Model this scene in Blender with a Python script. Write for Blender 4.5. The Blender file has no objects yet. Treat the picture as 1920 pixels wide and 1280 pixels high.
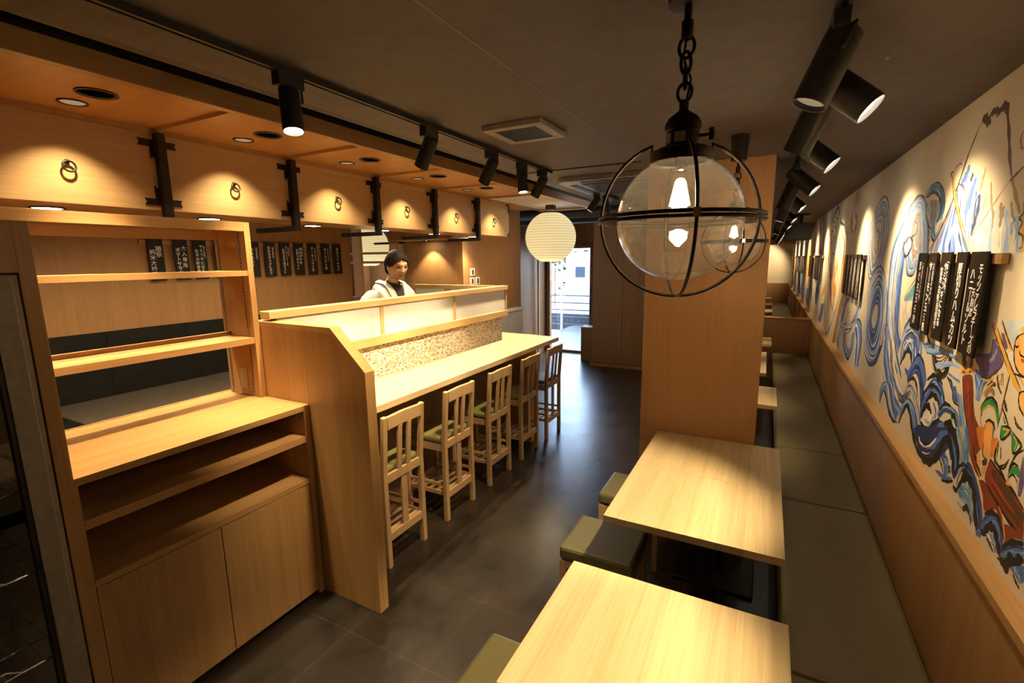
import bpy, bmesh, math, random
from mathutils import Vector, Matrix
random.seed(7)
PI = math.pi
SC = bpy.context.scene
C = SC.collection
# ------------------------------------------------------------ camera, world, exposure
camd = bpy.data.cameras.new('camera'); cam = bpy.data.objects.new('camera', camd); C.objects.link(cam); SC.camera = cam
camd.sensor_width = 36.0; camd.lens = 16.712; camd.clip_start = 0.02; camd.clip_end = 200
Rr = ((0.88235578, 0.47042843, -0.01205694), (0.06926711, -0.1551773, -0.98545526), (-0.46545713, 0.868687, -0.16950681))
cam.matrix_world = Matrix(((Rr[0][0], -Rr[1][0], -Rr[2][0], 0.0), (Rr[0][1], -Rr[1][1], -Rr[2][1], 0.0),
                           (Rr[0][2], -Rr[1][2], -Rr[2][2], 1.9), (0, 0, 0, 1)))
W = bpy.data.worlds.new('world'); SC.world = W; W.use_nodes = True
wn = W.node_tree.nodes; wl = W.node_tree.links
bg = wn['Background']
sky = wn.new('ShaderNodeTexSky'); sky.sky_type = 'HOSEK_WILKIE'; sky.sun_direction = (0.3, 0.5, 0.8); sky.turbidity = 6
wl.new(sky.outputs[0], bg.inputs[0]); bg.inputs[1].default_value = 34.0
SC.view_settings.view_transform = 'Standard'; SC.view_settings.look = 'None'
SC.view_settings.gamma = 1.0; SC.view_settings.use_curve_mapping = False
SC.view_settings.exposure = 0.85
SC.cycles.use_denoising = True
SC.cycles.sample_clamp_indirect = 4.0
SC.cycles.max_bounces = 8; SC.cycles.diffuse_bounces = 4; SC.cycles.transparent_max_bounces = 12
WARM = (1.0, 0.64, 0.27); WARM2 = (1.0, 0.765, 0.45)
KEY = 1.0

# ------------------------------------------------------------ materials
MATS = {}
def mat(name, col=(.5, .5, .5), rough=.5, metal=0.0, emis=None, estr=0.0, trans=0.0, ior=1.45, alpha=1.0, spec=None):
    if name in MATS: return MATS[name]
    m = bpy.data.materials.new(name); m.use_nodes = True
    b = m.node_tree.nodes['Principled BSDF']
    b.inputs['Base Color'].default_value = (*col, 1); b.inputs['Roughness'].default_value = rough
    b.inputs['Metallic'].default_value = metal; b.inputs['IOR'].default_value = ior
    b.inputs['Transmission Weight'].default_value = trans; b.inputs['Alpha'].default_value = alpha
    if spec is not None: b.inputs['Specular IOR Level'].default_value = spec
    if emis: b.inputs['Emission Color'].default_value = (*emis, 1); b.inputs['Emission Strength'].default_value = estr
    MATS[name] = m
    return m
def nodes(m): return m.node_tree.nodes, m.node_tree.links, m.node_tree.nodes['Principled BSDF']
def speckle(m, c1, c2, scale=30, detail=4, bump=0.0, stretch=(1, 1, 1), lo=.35, hi=.65, rr=None):
    N, L, b = nodes(m)
    t = N.new('ShaderNodeTexCoord'); mp = N.new('ShaderNodeMapping'); mp.inputs['Scale'].default_value = stretch
    n = N.new('ShaderNodeTexNoise'); n.inputs['Scale'].default_value = scale; n.inputs['Detail'].default_value = detail
    r = N.new('ShaderNodeValToRGB'); r.color_ramp.elements[0].position = lo; r.color_ramp.elements[1].position = hi
    r.color_ramp.elements[0].color = (*c1, 1); r.color_ramp.elements[1].color = (*c2, 1)
    L.new(t.outputs['Object'], mp.inputs[0]); L.new(mp.outputs[0], n.inputs['Vector']); L.new(n.outputs[0], r.inputs[0]); L.new(r.outputs[0], b.inputs['Base Color'])
    if bump:
        bu = N.new('ShaderNodeBump'); bu.inputs['Strength'].default_value = bump; bu.inputs['Distance'].default_value = .002
        L.new(n.outputs[0], bu.inputs['Height']); L.new(bu.outputs[0], b.inputs['Normal'])
    if rr:
        mr = N.new('ShaderNodeMapRange'); mr.inputs['To Min'].default_value = rr[0]; mr.inputs['To Max'].default_value = rr[1]
        L.new(n.outputs[0], mr.inputs[0]); L.new(mr.outputs[0], b.inputs['Roughness'])
    return m
def wood(name, axis, base=(.58, .36, .17), dark=(.42, .235, .10), rough=.42, stave=0.0, contrast=1.0):
    """grain running along axis 0/1/2 of object space; stave = width of glued strips"""
    if name in MATS: return MATS[name]
    m = mat(name, base, rough); N, L, b = nodes(m)
    t = N.new('ShaderNodeTexCoord')
    def mapped(along, across):
        mp = N.new('ShaderNodeMapping'); s = [across] * 3; s[axis] = along
        mp.inputs['Scale'].default_value = s; L.new(t.outputs['Object'], mp.inputs[0]); return mp
    fine = N.new('ShaderNodeTexNoise'); fine.inputs['Scale'].default_value = 1; fine.inputs['Detail'].default_value = 5; fine.inputs['Roughness'].default_value = .65
    L.new(mapped(2.2, 110).outputs[0], fine.inputs['Vector'])
    wide = N.new('ShaderNodeTexNoise'); wide.inputs['Scale'].default_value = 1; wide.inputs['Detail'].default_value = 3; wide.inputs['Distortion'].default_value = .6
    L.new(mapped(.7, 14).outputs[0], wide.inputs['Vector'])
    mx = N.new('ShaderNodeMath'); mx.operation = 'MULTIPLY_ADD'; mx.inputs[1].default_value = .55
    L.new(fine.outputs[0], mx.inputs[0])
    ml = N.new('ShaderNodeMath'); ml.operation = 'MULTIPLY'; ml.inputs[1].default_value = .45
    L.new(wide.outputs[0], ml.inputs[0]); L.new(ml.outputs[0], mx.inputs[2])
    src = mx.outputs[0]
    r = N.new('ShaderNodeValToRGB'); e = r.color_ramp.elements
    e[0].position = .5 - .16 / contrast; e[1].position = .5 + .12 / contrast; e[0].color = (*dark, 1); e[1].color = (*base, 1)
    L.new(src, r.inputs[0]); out = r.outputs[0]
    if stave:
        sx = N.new('ShaderNodeSeparateXYZ'); L.new(t.outputs['Object'], sx.inputs[0])
        ac = 1 if axis == 0 else 0
        d1 = N.new('ShaderNodeMath'); d1.operation = 'DIVIDE'; d1.inputs[1].default_value = stave; L.new(sx.outputs[ac], d1.inputs[0])
        f1 = N.new('ShaderNodeMath'); f1.operation = 'FLOOR'; L.new(d1.outputs[0], f1.inputs[0])
        wnn = N.new('ShaderNodeTexWhiteNoise'); wnn.noise_dimensions = '1D'; L.new(f1.outputs[0], wnn.inputs['W'])
        mr = N.new('ShaderNodeMapRange'); mr.inputs['To Min'].default_value = .86; mr.inputs['To Max'].default_value = 1.1; L.new(wnn.outputs[0], mr.inputs[0])
        hs = N.new('ShaderNodeHueSaturation'); L.new(mr.outputs[0], hs.inputs['Value']); L.new(out, hs.inputs['Color']); out = hs.outputs[0]
    L.new(out, b.inputs['Base Color'])
    bu = N.new('ShaderNodeBump'); bu.inputs['Strength'].default_value = .12; bu.inputs['Distance'].default_value = .0015
    L.new(fine.outputs[0], bu.inputs['Height']); L.new(bu.outputs[0], b.inputs['Normal'])
    return m
LB, LD = (.50, .285, .105), (.375, .200, .068)
WX = wood('ash_wood_x', 0, LB, LD); WY = wood('ash_wood_y', 1, LB, LD); WZ = wood('ash_wood_z', 2, LB, LD)
WTAB = wood('table_ash', 1, (.70, .55, .30), (.53, .38, .18), .38, stave=.11)
WCTR = wood('counter_ash', 1, (.70, .53, .31), (.61, .44, .235), .36)
WCHAIR = wood('chair_beech', 2, (.50, .32, .155), (.42, .26, .12), .45)
WWALL = wood('wall_ash', 2, (.37, .200, .076), (.29, .150, .052), .55)
WWALL_D = wood('entry_walnut', 2, (.27, .155, .08), (.20, .11, .055), .5)
PINE = wood('pine', 1, (.72, .50, .22), (.62, .40, .16), .42)
PINEZ = wood('pine_z', 2, (.72, .50, .22), (.62, .40, .16), .42)
PINEX = wood('pine_x', 0, (.72, .50, .22), (.62, .40, .16), .42)
BLACK = speckle(mat('black_metal', (.012, .010, .009), .5, .1), (.010, .008, .007), (.018, .015, .012), 60)
IRON = speckle(mat('wrought_iron', (.02, .014, .01), .5, .6), (.014, .010, .007), (.03, .02, .013), 40, bump=.2)
LEATHER = speckle(mat('olive_leather', (.15, .13, .045), .38), (.118, .104, .040), (.150, .130, .052), 220, bump=.25)
CUSH = speckle(mat('stool_leather', (.2, .18, .06), .4), (.185, .165, .055), (.23, .205, .075), 220, bump=.25)
BENCHL = speckle(mat('bench_leather', (.15, .13, .06), .45), (.165, .135, .065), (.200, .165, .080), 260, bump=.3)
CEILM = speckle(mat('dark_ceiling_paint', (.085, .068, .060), .7), (.080, .063, .055), (.095, .076, .067), 18)
DARK = speckle(mat('dark_board', (.02, .013, .01), .6), (.016, .011, .008), (.026, .018, .013), 12)
STEEL = speckle(mat('brushed_steel', (.30, .25, .19), .36, .62), (.20, .165, .125), (.26, .215, .16), 6, stretch=(1, 12, 1))
CHROME = mat('chrome', (.75, .74, .72), .18, 1.0)
WHITEP = speckle(mat('white_plastic', (.62, .58, .50), .5), (.60, .56, .48), (.66, .62, .54), 30)
GREYP = speckle(mat('grey_plastic', (.34, .28, .21), .5), (.31, .26, .19), (.37, .31, .23), 40)
PAPER = speckle(mat('shoji_paper', (.88, .85, .75), .75), (.86, .82, .71), (.90, .87, .78), 60)
def thin_glass(name, tint=(1, 1, 1), ior=1.5, rough=0.0, haze=0.0):
    m = bpy.data.materials.new(name); m.use_nodes = True; N, L = m.node_tree.nodes, m.node_tree.links
    N.remove(N['Principled BSDF']); out = N['Material Output']
    tr = N.new('ShaderNodeBsdfTransparent'); tr.inputs[0].default_value = (*tint, 1)
    gl = N.new('ShaderNodeBsdfGlossy'); gl.inputs['Roughness'].default_value = rough; gl.inputs['Color'].default_value = (1, 1, 1, 1)
    lw = N.new('ShaderNodeLayerWeight'); lw.inputs[0].default_value = .5; mx = N.new('ShaderNodeMixShader')
    pw = N.new('ShaderNodeMath'); pw.operation = 'POWER'; pw.inputs[1].default_value = 4.5; L.new(lw.outputs['Facing'], pw.inputs[0])
    ad = N.new('ShaderNodeMath'); ad.operation = 'MULTIPLY_ADD'; ad.inputs[1].default_value = .85; ad.inputs[2].default_value = (ior - 1) ** 2 / (ior + 1) ** 2; L.new(pw.outputs[0], ad.inputs[0])
    fr = ad; L.new(fr.outputs[0], mx.inputs[0]); L.new(tr.outputs[0], mx.inputs[1]); L.new(gl.outputs[0], mx.inputs[2]); L.new(mx.outputs[0], out.inputs[0])
    if haze:
        tl = N.new('ShaderNodeBsdfTranslucent'); tl.inputs[0].default_value = (.9, .85, .75, 1); df = N.new('ShaderNodeBsdfDiffuse'); df.inputs[0].default_value = (.9, .85, .75, 1)
        m1 = N.new('ShaderNodeMixShader'); L.new(tl.outputs[0], m1.inputs[1]); L.new(df.outputs[0], m1.inputs[2])
        m2 = N.new('ShaderNodeMixShader'); m2.inputs[0].default_value = haze; L.new(mx.outputs[0], m2.inputs[1]); L.new(m1.outputs[0], m2.inputs[2]); L.new(m2.outputs[0], out.inputs[0])
    return m
PIT = mat('recess_shade', (.002, .002, .002), .9, spec=0.0)  # near-black colour stands in for the shade inside a recess
GLASS = thin_glass('clear_glass'); GLOBE = thin_glass('smoky_globe_glass', (.95, .93, .90), 1.6, .02, .009)
BULB = mat('bulb_filament', (1, .8, .5), .5, emis=(1, .80, .50), estr=110)
LENS_ON = mat('lamp_lens_lit', (1, .9, .7), .4, emis=(1, .82, .55), estr=9)
LENS_HOT = mat('lamp_lens_bright', (1, .9, .7), .4, emis=(1, .88, .68), estr=26)
LENS_DIM = mat('lamp_reflector', (.55, .5, .36), .3, .6, emis=(1, .85, .55), estr=.12)
BOARDM = speckle(mat('black_lacquer_board', (.012, .010, .009), .30, spec=.25), (.010, .008, .008), (.016, .013, .011), 10)
INK = mat('white_ink', (.80, .78, .74), .6)
HOODM = wood('hood_veneer', 0, (.56, .29, .10), (.47, .23, .075), .42)

# shell surfaces
def floor_mat():
    m = mat('slate_floor_tiles', (.05, .045, .04), .4, spec=.8); N, L, b = nodes(m)
    t = N.new('ShaderNodeTexCoord'); mp = N.new('ShaderNodeMapping'); mp.inputs['Location'].default_value = (.30, -.02, 0)
    L.new(t.outputs['Object'], mp.inputs[0])
    br = N.new('ShaderNodeTexBrick'); br.offset = 0; br.inputs['Scale'].default_value = 1; br.inputs['Brick Width'].default_value = .5; br.inputs['Row Height'].default_value = .5
    br.inputs['Mortar Size'].default_value = .0018; br.inputs['Mortar Smooth'].default_value = .3
    br.inputs['Color1'].default_value = (.80, .80, .80, 1); br.inputs['Color2'].default_value = (1.15, 1.12, 1.08, 1); br.inputs['Mortar'].default_value = (2.8, 2.6, 2.3, 1)
    L.new(mp.outputs[0], br.inputs['Vector'])
    n = N.new('ShaderNodeTexNoise'); n.inputs['Scale'].default_value = 3.2; n.inputs['Detail'].default_value = 12; n.inputs['Roughness'].default_value = .74; n.inputs['Distortion'].default_value = .5
    L.new(t.outputs['Object'], n.inputs['Vector'])
    r = N.new('ShaderNodeValToRGB'); e = r.color_ramp.elements; e[0].position = .28; e[1].position = .70
    e[0].color = (.005, .0038, .003, 1); e[1].color = (.038, .028, .019, 1)
    L.new(n.outputs[0], r.inputs[0])
    mx = N.new('ShaderNodeMix'); mx.data_type = 'RGBA'; mx.blend_type = 'MULTIPLY'; mx.inputs[0].default_value = 1
    L.new(r.outputs[0], mx.inputs[6]); L.new(br.outputs[0], mx.inputs[7]); L.new(mx.outputs[2], b.inputs['Base Color'])
    mr = N.new('ShaderNodeMapRange'); mr.inputs['To Min'].default_value = .20; mr.inputs['To Max'].default_value = .40; L.new(n.outputs[0], mr.inputs[0]); L.new(mr.outputs[0], b.inputs['Roughness'])
    bu = N.new('ShaderNodeBump'); bu.inputs['Strength'].default_value = .05; bu.inputs['Distance'].default_value = .003
    L.new(n.outputs[0], bu.inputs['Height']); L.new(bu.outputs[0], b.inputs['Normal'])
    return m
def mosaic_mat():
    m = mat('mosaic_tiles', (.8, .7, .5), .18); N, L, b = nodes(m)
    t = N.new('ShaderNodeTexCoord'); s = N.new('ShaderNodeSeparateXYZ'); L.new(t.outputs['Object'], s.inputs[0])
    def M(op, a, bb=None, c=None):
        n = N.new('ShaderNodeMath'); n.operation = op
        for i, v in enumerate((a, bb, c)):
            if v is None: continue
            if isinstance(v, (int, float)): n.inputs[i].default_value = v
            else: L.new(v, n.inputs[i])
        return n.outputs[0]
    tw, th = .0255, .0135
    v = M('DIVIDE', s.outputs[2], th); row = M('FLOOR', v)
    u = M('MULTIPLY_ADD', M('MODULO', row, 2.0), .5, M('DIVIDE', s.outputs[1], tw)); colm = M('FLOOR', u)
    fu = M('FRACT', u); fv = M('FRACT', v)
    def edge(f, w): return M('MULTIPLY', M('GREATER_THAN', f, w), M('LESS_THAN', f, 1 - w))
    tile = M('MULTIPLY', edge(fu, .09), edge(fv, .15))
    cb = N.new('ShaderNodeCombineXYZ'); L.new(colm, cb.inputs[0]); L.new(row, cb.inputs[1])
    w = N.new('ShaderNodeTexWhiteNoise'); w.noise_dimensions = '2D'; L.new(cb.outputs[0], w.inputs['Vector'])
    r = N.new('ShaderNodeValToRGB'); r.color_ramp.interpolation = 'CONSTANT'; e = r.color_ramp.elements
    pal = [(0, (.90, .84, .66)), (.24, (.66, .42, .10)), (.40, (.86, .74, .44)), (.54, (.40, .36, .28)), (.62, (.52, .28, .07)), (.70, (.92, .89, .78)), (.82, (.26, .25, .21)), (.92, (.20, .05, .02))]
    e[0].position = 0; e[0].color = (*pal[0][1], 1); e[1].position = pal[1][0]; e[1].color = (*pal[1][1], 1)
    for p, c in pal[2:]:
        x = e.new(p); x.color = (*c, 1)
    L.new(w.outputs[0], r.inputs[0])
    mx = N.new('ShaderNodeMix'); mx.data_type = 'RGBA'; L.new(tile, mx.inputs[0]); mx.inputs[6].default_value = (.90, .87, .74, 1); L.new(r.outputs[0], mx.inputs[7])
    L.new(mx.outputs[2], b.inputs['Base Color'])
    bu = N.new('ShaderNodeBump'); bu.inputs['Strength'].default_value = .5; bu.inputs['Distance'].default_value = .002; L.new(tile, bu.inputs['Height']); L.new(bu.outputs[0], b.inputs['Normal'])
    return m
FLOORM = floor_mat(); MOSAIC = mosaic_mat()
PLASTER = speckle(mat('cream_plaster', (.64, .54, .38), .7), (.58, .48, .335), (.68, .58, .42), 2.2, 6)

# ------------------------------------------------------------ mesh helpers
class MB:
    def __init__(s): s.v = []; s.f = []; s.m = []
    def add(s, vs, fs, mi=0, M=None):
        o = len(s.v)
        for v in vs: s.v.append(tuple(M @ Vector(v)) if M is not None else tuple(v))
        for f in fs: s.f.append([o + i for i in f]); s.m.append(mi)
        return s
    def box(s, x0, x1, y0, y1, z0, z1, mi=0, M=None):
        vs = [(x, y, z) for x in (x0, x1) for y in (y0, y1) for z in (z0, z1)]
        return s.add(vs, [(0, 1, 3, 2), (4, 6, 7, 5), (0, 4, 5, 1), (2, 3, 7, 6), (0, 2, 6, 4), (1, 5, 7, 3)], mi, M)
    def prism(s, poly, axis, a0, a1, mi=0, M=None):
        """poly = 2-D outline in the two other axes (cyclic order), extruded along axis"""
        n = len(poly); vs = []
        for a in (a0, a1):
            for p, q in poly:
                v = [0, 0, 0]; v[axis] = a; o = [i for i in range(3) if i != axis]; v[o[0]] = p; v[o[1]] = q; vs.append(v)
        return s.add(vs, [list(range(n))[::-1], list(range(n, 2 * n))] + [(i, (i + 1) % n, n + (i + 1) % n, n + i) for i in range(n)], mi, M)
    def tube(s, pts, r, n=8, mi=0, M=None, closed=False, caps=True):
        P = [Vector(p) for p in pts]; k = len(P); vs = []; fs = []
        rr = r if isinstance(r, (list, tuple)) else [r] * k
        prev = None
        for i in range(k):
            a = P[i - 1] if (i > 0 or closed) else P[i]; b = P[(i + 1) % k] if (i < k - 1 or closed) else P[i]
            t = (b - a).normalized()
            if prev is None:
                h = Vector((0, 0, 1)) if abs(t.z) < .9 else Vector((1, 0, 0))
                u = t.cross(h).normalized()
            else:
                u = (prev - t * prev.dot(t)).normalized()
            prev = u; w = t.cross(u)
            for j in range(n):
                an = 2 * PI * j / n; vs.append(P[i] + (u * math.cos(an) + w * math.sin(an)) * rr[i])
        for i in range(k if closed else k - 1):
            for j in range(n):
                a = i * n + j; b = i * n + (j + 1) % n; c = ((i + 1) % k) * n + (j + 1) % n; d = ((i + 1) % k) * n + j
                fs.append((a, b, c, d))
        if caps and not closed: fs.append(list(range(n))[::-1]); fs.append([(k - 1) * n + j for j in range(n)])
        return s.add(vs, fs, mi, M)
    def lathe(s, prof, n=24, mi=0, M=None, cap0=False, cap1=False):
        vs = []; fs = []
        for r, z in prof:
            for j in range(n): a = 2 * PI * j / n; vs.append((r * math.cos(a), r * math.sin(a), z))
        for i in range(len(prof) - 1):
            for j in range(n): fs.append((i * n + j, i * n + (j + 1) % n, (i + 1) * n + (j + 1) % n, (i + 1) * n + j))
        if cap0: fs.append(list(range(n))[::-1])
        if cap1: fs.append([(len(prof) - 1) * n + j for j in range(n)])
        return s.add(vs, fs, mi, M)
    def sphere(s, c, r, n=16, k=10, mi=0, sc=(1, 1, 1)):
        vs = []; fs = []
        for i in range(k + 1):
            th = PI * i / k
            for j in range(n):
                a = 2 * PI * j / n
                vs.append((c[0] + r * sc[0] * math.sin(th) * math.cos(a), c[1] + r * sc[1] * math.sin(th) * math.sin(a), c[2] + r * sc[2] * math.cos(th)))
        for i in range(k):
            for j in range(n): fs.append((i * n + j, (i + 1) * n + j, (i + 1) * n + (j + 1) % n, i * n + (j + 1) % n))
        return s.add(vs, fs, mi)
    def mesh(s, name, mats, smooth=False):
        me = bpy.data.meshes.new(name); me.from_pydata(s.v, [], s.f); me.validate()
        for m in (mats if isinstance(mats, (list, tuple)) else [mats]): me.materials.append(m)
        if len(me.polygons) == len(s.m):
            me.polygons.foreach_set('material_index', s.m)
        bm = bmesh.new(); bm.from_mesh(me); bmesh.ops.remove_doubles(bm, verts=bm.verts, dist=1e-6); bmesh.ops.recalc_face_normals(bm, faces=bm.faces); bm.to_mesh(me); bm.free()
        if smooth:
            me.polygons.foreach_set('use_smooth', [True] * len(me.polygons))
            try: me.set_sharp_from_angle(angle=math.radians(40))
            except Exception: pass
        return me
def obj(name, me, parent=None, loc=(0, 0, 0), rot=(0, 0, 0), bevel=0.0, mats=None, smooth=False):
    if isinstance(me, MB): me = me.mesh(name, mats, smooth)
    o = bpy.data.objects.new(name, me); C.objects.link(o); o.location = loc; o.rotation_euler = rot
    if parent: o.parent = parent
    if bevel:
        b = o.modifiers.new('bevel', 'BEVEL'); b.width = bevel; b.segments = 2; b.limit_method = 'ANGLE'; b.harden_normals = False
    return o
def tag(o, label=None, cat=None, group=None, kind=None):
    if label: o['label'] = label
    if cat: o['category'] = cat
    if group: o['group'] = group
    if kind: o['kind'] = kind
    return o
def thing(name, label, cat, loc=(0, 0, 0), rz=0, group=None):
    o = bpy.data.objects.new(name, None); C.objects.link(o); o.location = loc; o.rotation_euler = (0, 0, rz); o.empty_display_size = .1
    return tag(o, label, cat, group)
def dup(root, loc=None, rz=None, label=None):
    def cp(o, par):
        c = o.copy(); C.objects.link(c)
        if par: c.parent = par
        for ch in o.children: cp(ch, c)
        return c
    r = cp(root, None)
    if loc: r.location = loc
    if rz is not None: r.rotation_euler = (0, 0, rz)
    if label: r['label'] = label
    return r
def struct(name, mb, m, bevel=0, label=None):
    return tag(obj(name, mb, None, mats=m, bevel=bevel), label, None, None, 'structure')
def B(*a): return MB().box(*a)
def lamp(name, kind, parent, loc, energy, color=WARM, radius=.03, angle=1.0, blend=.6, direction=(0, 0, -1)):
    ld = bpy.data.lights.new(name, kind); ld.energy = energy * KEY; ld.color = color
    if kind in ('SPOT', 'POINT'): ld.shadow_soft_size = radius
    if kind == 'SPOT': ld.spot_size = angle; ld.spot_blend = blend
    o = bpy.data.objects.new(name, ld); C.objects.link(o); o.location = loc
    o.rotation_euler = Vector(direction).to_track_quat('-Z', 'Y').to_euler()
    if parent: o.parent = parent
    return o

# ------------------------------------------------------------ room shell
CZ = 2.48
struct('floor', B(-4.9, .80, -2.2, 18.1, -.08, 0), FLOORM)
struct('ceiling', MB().box(-1.56, .80, -2.2, 5.1, CZ, CZ + .08).box(-.75, .80, 5.1, 18.1, CZ, CZ + .08), CEILM)
struct('trim_1', B(-4.9, -.75, 5.1, 9.2, 2.66, 2.74), CEILM, label='raised dark ceiling over the entry')
struct('wall_right', B(.655, .80, -2.2, 18.1, 0, CZ), PLASTER)
struct('wall_left', B(-4.9, -4.65, -2.2, 4.40, 0, 2.86), WWALL)
struct('wall_back', MB().box(-4.65, .655, -2.3, -2.2, 0, CZ).box(-4.65, -1.5, -2.3, -2.2, CZ, 2.86), WWALL)
struct('wall_front', B(-.6, .655, 18.0, 18.1, 0, CZ), PLASTER)
# panelling below the mural, with its cap rail
struct('trim_2', MB().box(.612, .655, -2.2, 18, 0, .955), WWALL)
struct('trim_3', MB().box(.598, .655, -2.2, 18, .955, .985), WY, bevel=.002)
struct('trim_4', MB().box(-.6, .612, 17.9, 18.0, 0, 1.04), WWALL)
struct('trim_5', MB().box(-.6, .655, 16.5, 16.7, 2.25, CZ), WWALL_D)
# pillar
struct('wall_pillar', B(-.727, -.002, 3.26, 3.80, 0, CZ), wood('pillar_ash', 2, (.53, .29, .12), (.455, .24, .095), .5), bevel=.002)
# entry side walls
struct('wall_corridor', MB().box(-.70, -.60, 8.1, 18.0, 0, CZ).box(-.779, -.70, 8.75, 8.8, 0, CZ), WWALL)
struct('wall_kitchen_end', MB().box(-5.6, -4.92, 4.60, 4.70, 0, 2.7).box(-3.96, -3.09, 4.60, 4.70, 0, 2.7).box(-4.92, -3.96, 4.60, 4.70, 0, 1.44).box(-4.92, -3.96, 4.60, 4.70, 2.42, 2.7).box(-5.6, -4.9, 4.3, 4.4, 0, 2.7).box(-4.65, -4.6, 4.4, 4.6, 2.5, 2.7), WWALL)
struct('wall_pantry', B(-5.6, -3.96, 5.68, 5.73, 0, 2.7), wood('pantry_walnut', 2, (.12, .07, .035), (.09, .05, .025), .6))
struct('wall_switches', B(-3.19, -3.09, 4.70, 6.05, 0, 2.7), wood('entry_ash', 2, (.34, .175, .065), (.27, .13, .045), .6))
struct('wall_entry_left', MB().box(-5.6, -4.05, 7.8, 7.9, 0, 2.7), PLASTER)
struct('wall_lobby', MB().box(-5.7, -5.6, 4.6, 9.1, 0, 2.7), WWALL_D)
struct('trim_6', MB().box(-4.05, -3.98, 7.74, 7.9, 0, 2.7).box(-4.30, -4.05, 7.9, 9.1, 0, 2.7), WWALL_D)
struct('wall_entry', MB().box(-4.4, -4.02, 9.1, 9.2, 0, 2.7).box(-3.03, -1.9, 9.1, 9.2, 0, 2.7).box(-4.02, -3.03, 9.1, 9.2, 2.17, 2.7), WWALL_D)
# beams and ducts near the entry
struct('trim_7', MB().box(-1.56, -.75, 5.02, 5.1, CZ, 2.74).box(-4.9, -1.56, 5.06, 5.1, 2.74, 2.86), DARK)
struct('trim_8', B(-1.56, -.73, 3.035, 3.06, 2.474, 2.4799), DARK)
t = thing('ceiling_duct', 'dark round duct running across below the raised ceiling near the entry', 'duct', (0, 6.3, 2.52))
obj('pipe', MB().tube([(-4.8, 0, 0), (-.8, 0, 0)], .07, 16), t, mats=DARK, smooth=True)
t = thing('ceiling_beam', 'dark square beam crossing the ceiling in front of the entry', 'beam', (0, 7.3, 2.56))
obj('beam_body', B(-5.5, -.76, -.12, .12, -.1, .1), t, mats=DARK)
struct('trim_19', B(-.747, -.743, -2.2, 3.035, 2.4785, 2.4799), speckle(mat('joint_filler', (.16, .14, .13), .6), (.14, .12, .11), (.18, .16, .15), 40), label='thin joint line in the ceiling')
# hood / dropped soffit over the counter
struct('trim_9', MB().box(-2.99, -1.99, -2.2, 5.743, 2.539, 2.565), HOODM, label='wood veneer soffit over the counter')
struct('trim_10', MB().box(-1.99, -1.95, -2.2, 5.784, 2.505, 2.577).box(-2.663, -1.99, 5.744, 5.784, 2.505, 2.577), WY, bevel=.002, label='pale wood fascia along the soffit edge')
struct('trim_11', MB().box(-2.05, -1.99, -2.2, 5.70, 2.577, 2.655), DARK)
struct('trim_12', MB().box(-4.9, -1.56, -2.2, 5.1, 2.80, 2.86).box(-5.7, -4.9, 4.3, 9.2, 2.66, 2.74).box(-1.60, -1.56, -2.2, 5.1, CZ, 2.80), DARK)
bt = MB()
for y in (-.094, .623, 1.341, 2.065, 2.842, 3.618, 4.393): bt.box(-2.663, -1.99, y - .012, y + .012, 2.523, 2.539)
bt.box(-2.680, -2.655, -2.2, 5.74, 2.517, 2.539)
struct('trim_13', bt, WX)
struct('trim_18', B(-3.90, -3.0, 4.27, 4.60, 2.13, 2.5), WWALL)
struct('trim_14', MB().box(-4.65, -2.995, -2.2, 4.40, 2.40, 2.55), WWALL, label='kitchen soffit behind the hanging boxes')

# ------------------------------------------------------------ entry door, lobby
t = thing('door_1', None, None, (-3.53, 9.1, 0)); tag(t, kind='structure')
obj('door_frame', MB().box(-.49, -.425, -.04, .06, 0, 2.17).box(.43, .50, -.04, .06, 0, 2.17).box(-.425, .43, -.04, .06, 2.105, 2.17).box(-.425, .43, -.04, .06, 0, .05), t, mats=WWALL_D, bevel=.002)
obj('glass_pane', B(-.425, .43, .006, .014, .05, 2.105), t, mats=GLASS)
h = obj('handle', MB().tube([(.465, -.09, .78), (.465, -.09, 1.38)], .012, 10).box(.455, .475, -.09, -.04, .84, .86).box(.455, .475, -.09, -.04, 1.30, 1.32), t, mats=BLACK, smooth=True)
o = thing('door_box', 'small brown wooden box on the floor beside the glass entry door', 'box', (-2.93, 8.55, 0))
obj('box_body', B(-.11, .11, -.12, .12, 0, .62), o, mats=WWALL, bevel=.004)
obj('box_lid', B(-.115, .115, -.125, .125, .62, .64), o, mats=WWALL, bevel=.003)
t = thing('tall_cupboard', 'tall plain brown cupboard between the glass door and the pillar', 'cupboard', (-2.3, 8.12, 0))
obj('carcass', B(-.42, 1.52, .02, .6, .05, 2.62), t, mats=WWALL)
obj('door', B(-.41, .115, 0, .02, .06, 2.60), t, mats=WWALL, bevel=.002)
obj('door', B(.12, .80, 0, .02, .06, 2.60), t, mats=WWALL, bevel=.002)
obj('plinth', B(-.45, 1.52, -.04, .6, 0, .05), t, mats=WX)
t = thing('curtain_pole', 'thin pale vertical pole left of the glass entry door', 'pole', (-4.0, 8.6, 0))
obj('pole', MB().tube([(0, 0, 0), (0, 0, 2.2)], .022, 12), t, mats=WHITEP, smooth=True)
t = thing('low_cabinet', 'low white cabinet with pale top behind the end of the counter', 'cabinet', (-3.04, 5.45, 0))
obj('cabinet_body', B(-.045, .05, -.45, .45, 0, 1.22), t, mats=wood('pale_laminate', 2, (.55, .50, .46), (.45, .40, .37), .5))
obj('cabinet_top', B(-.045, .07, -.46, .46, 1.22, 1.25), t, mats=WHITEP, bevel=.002)
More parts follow.
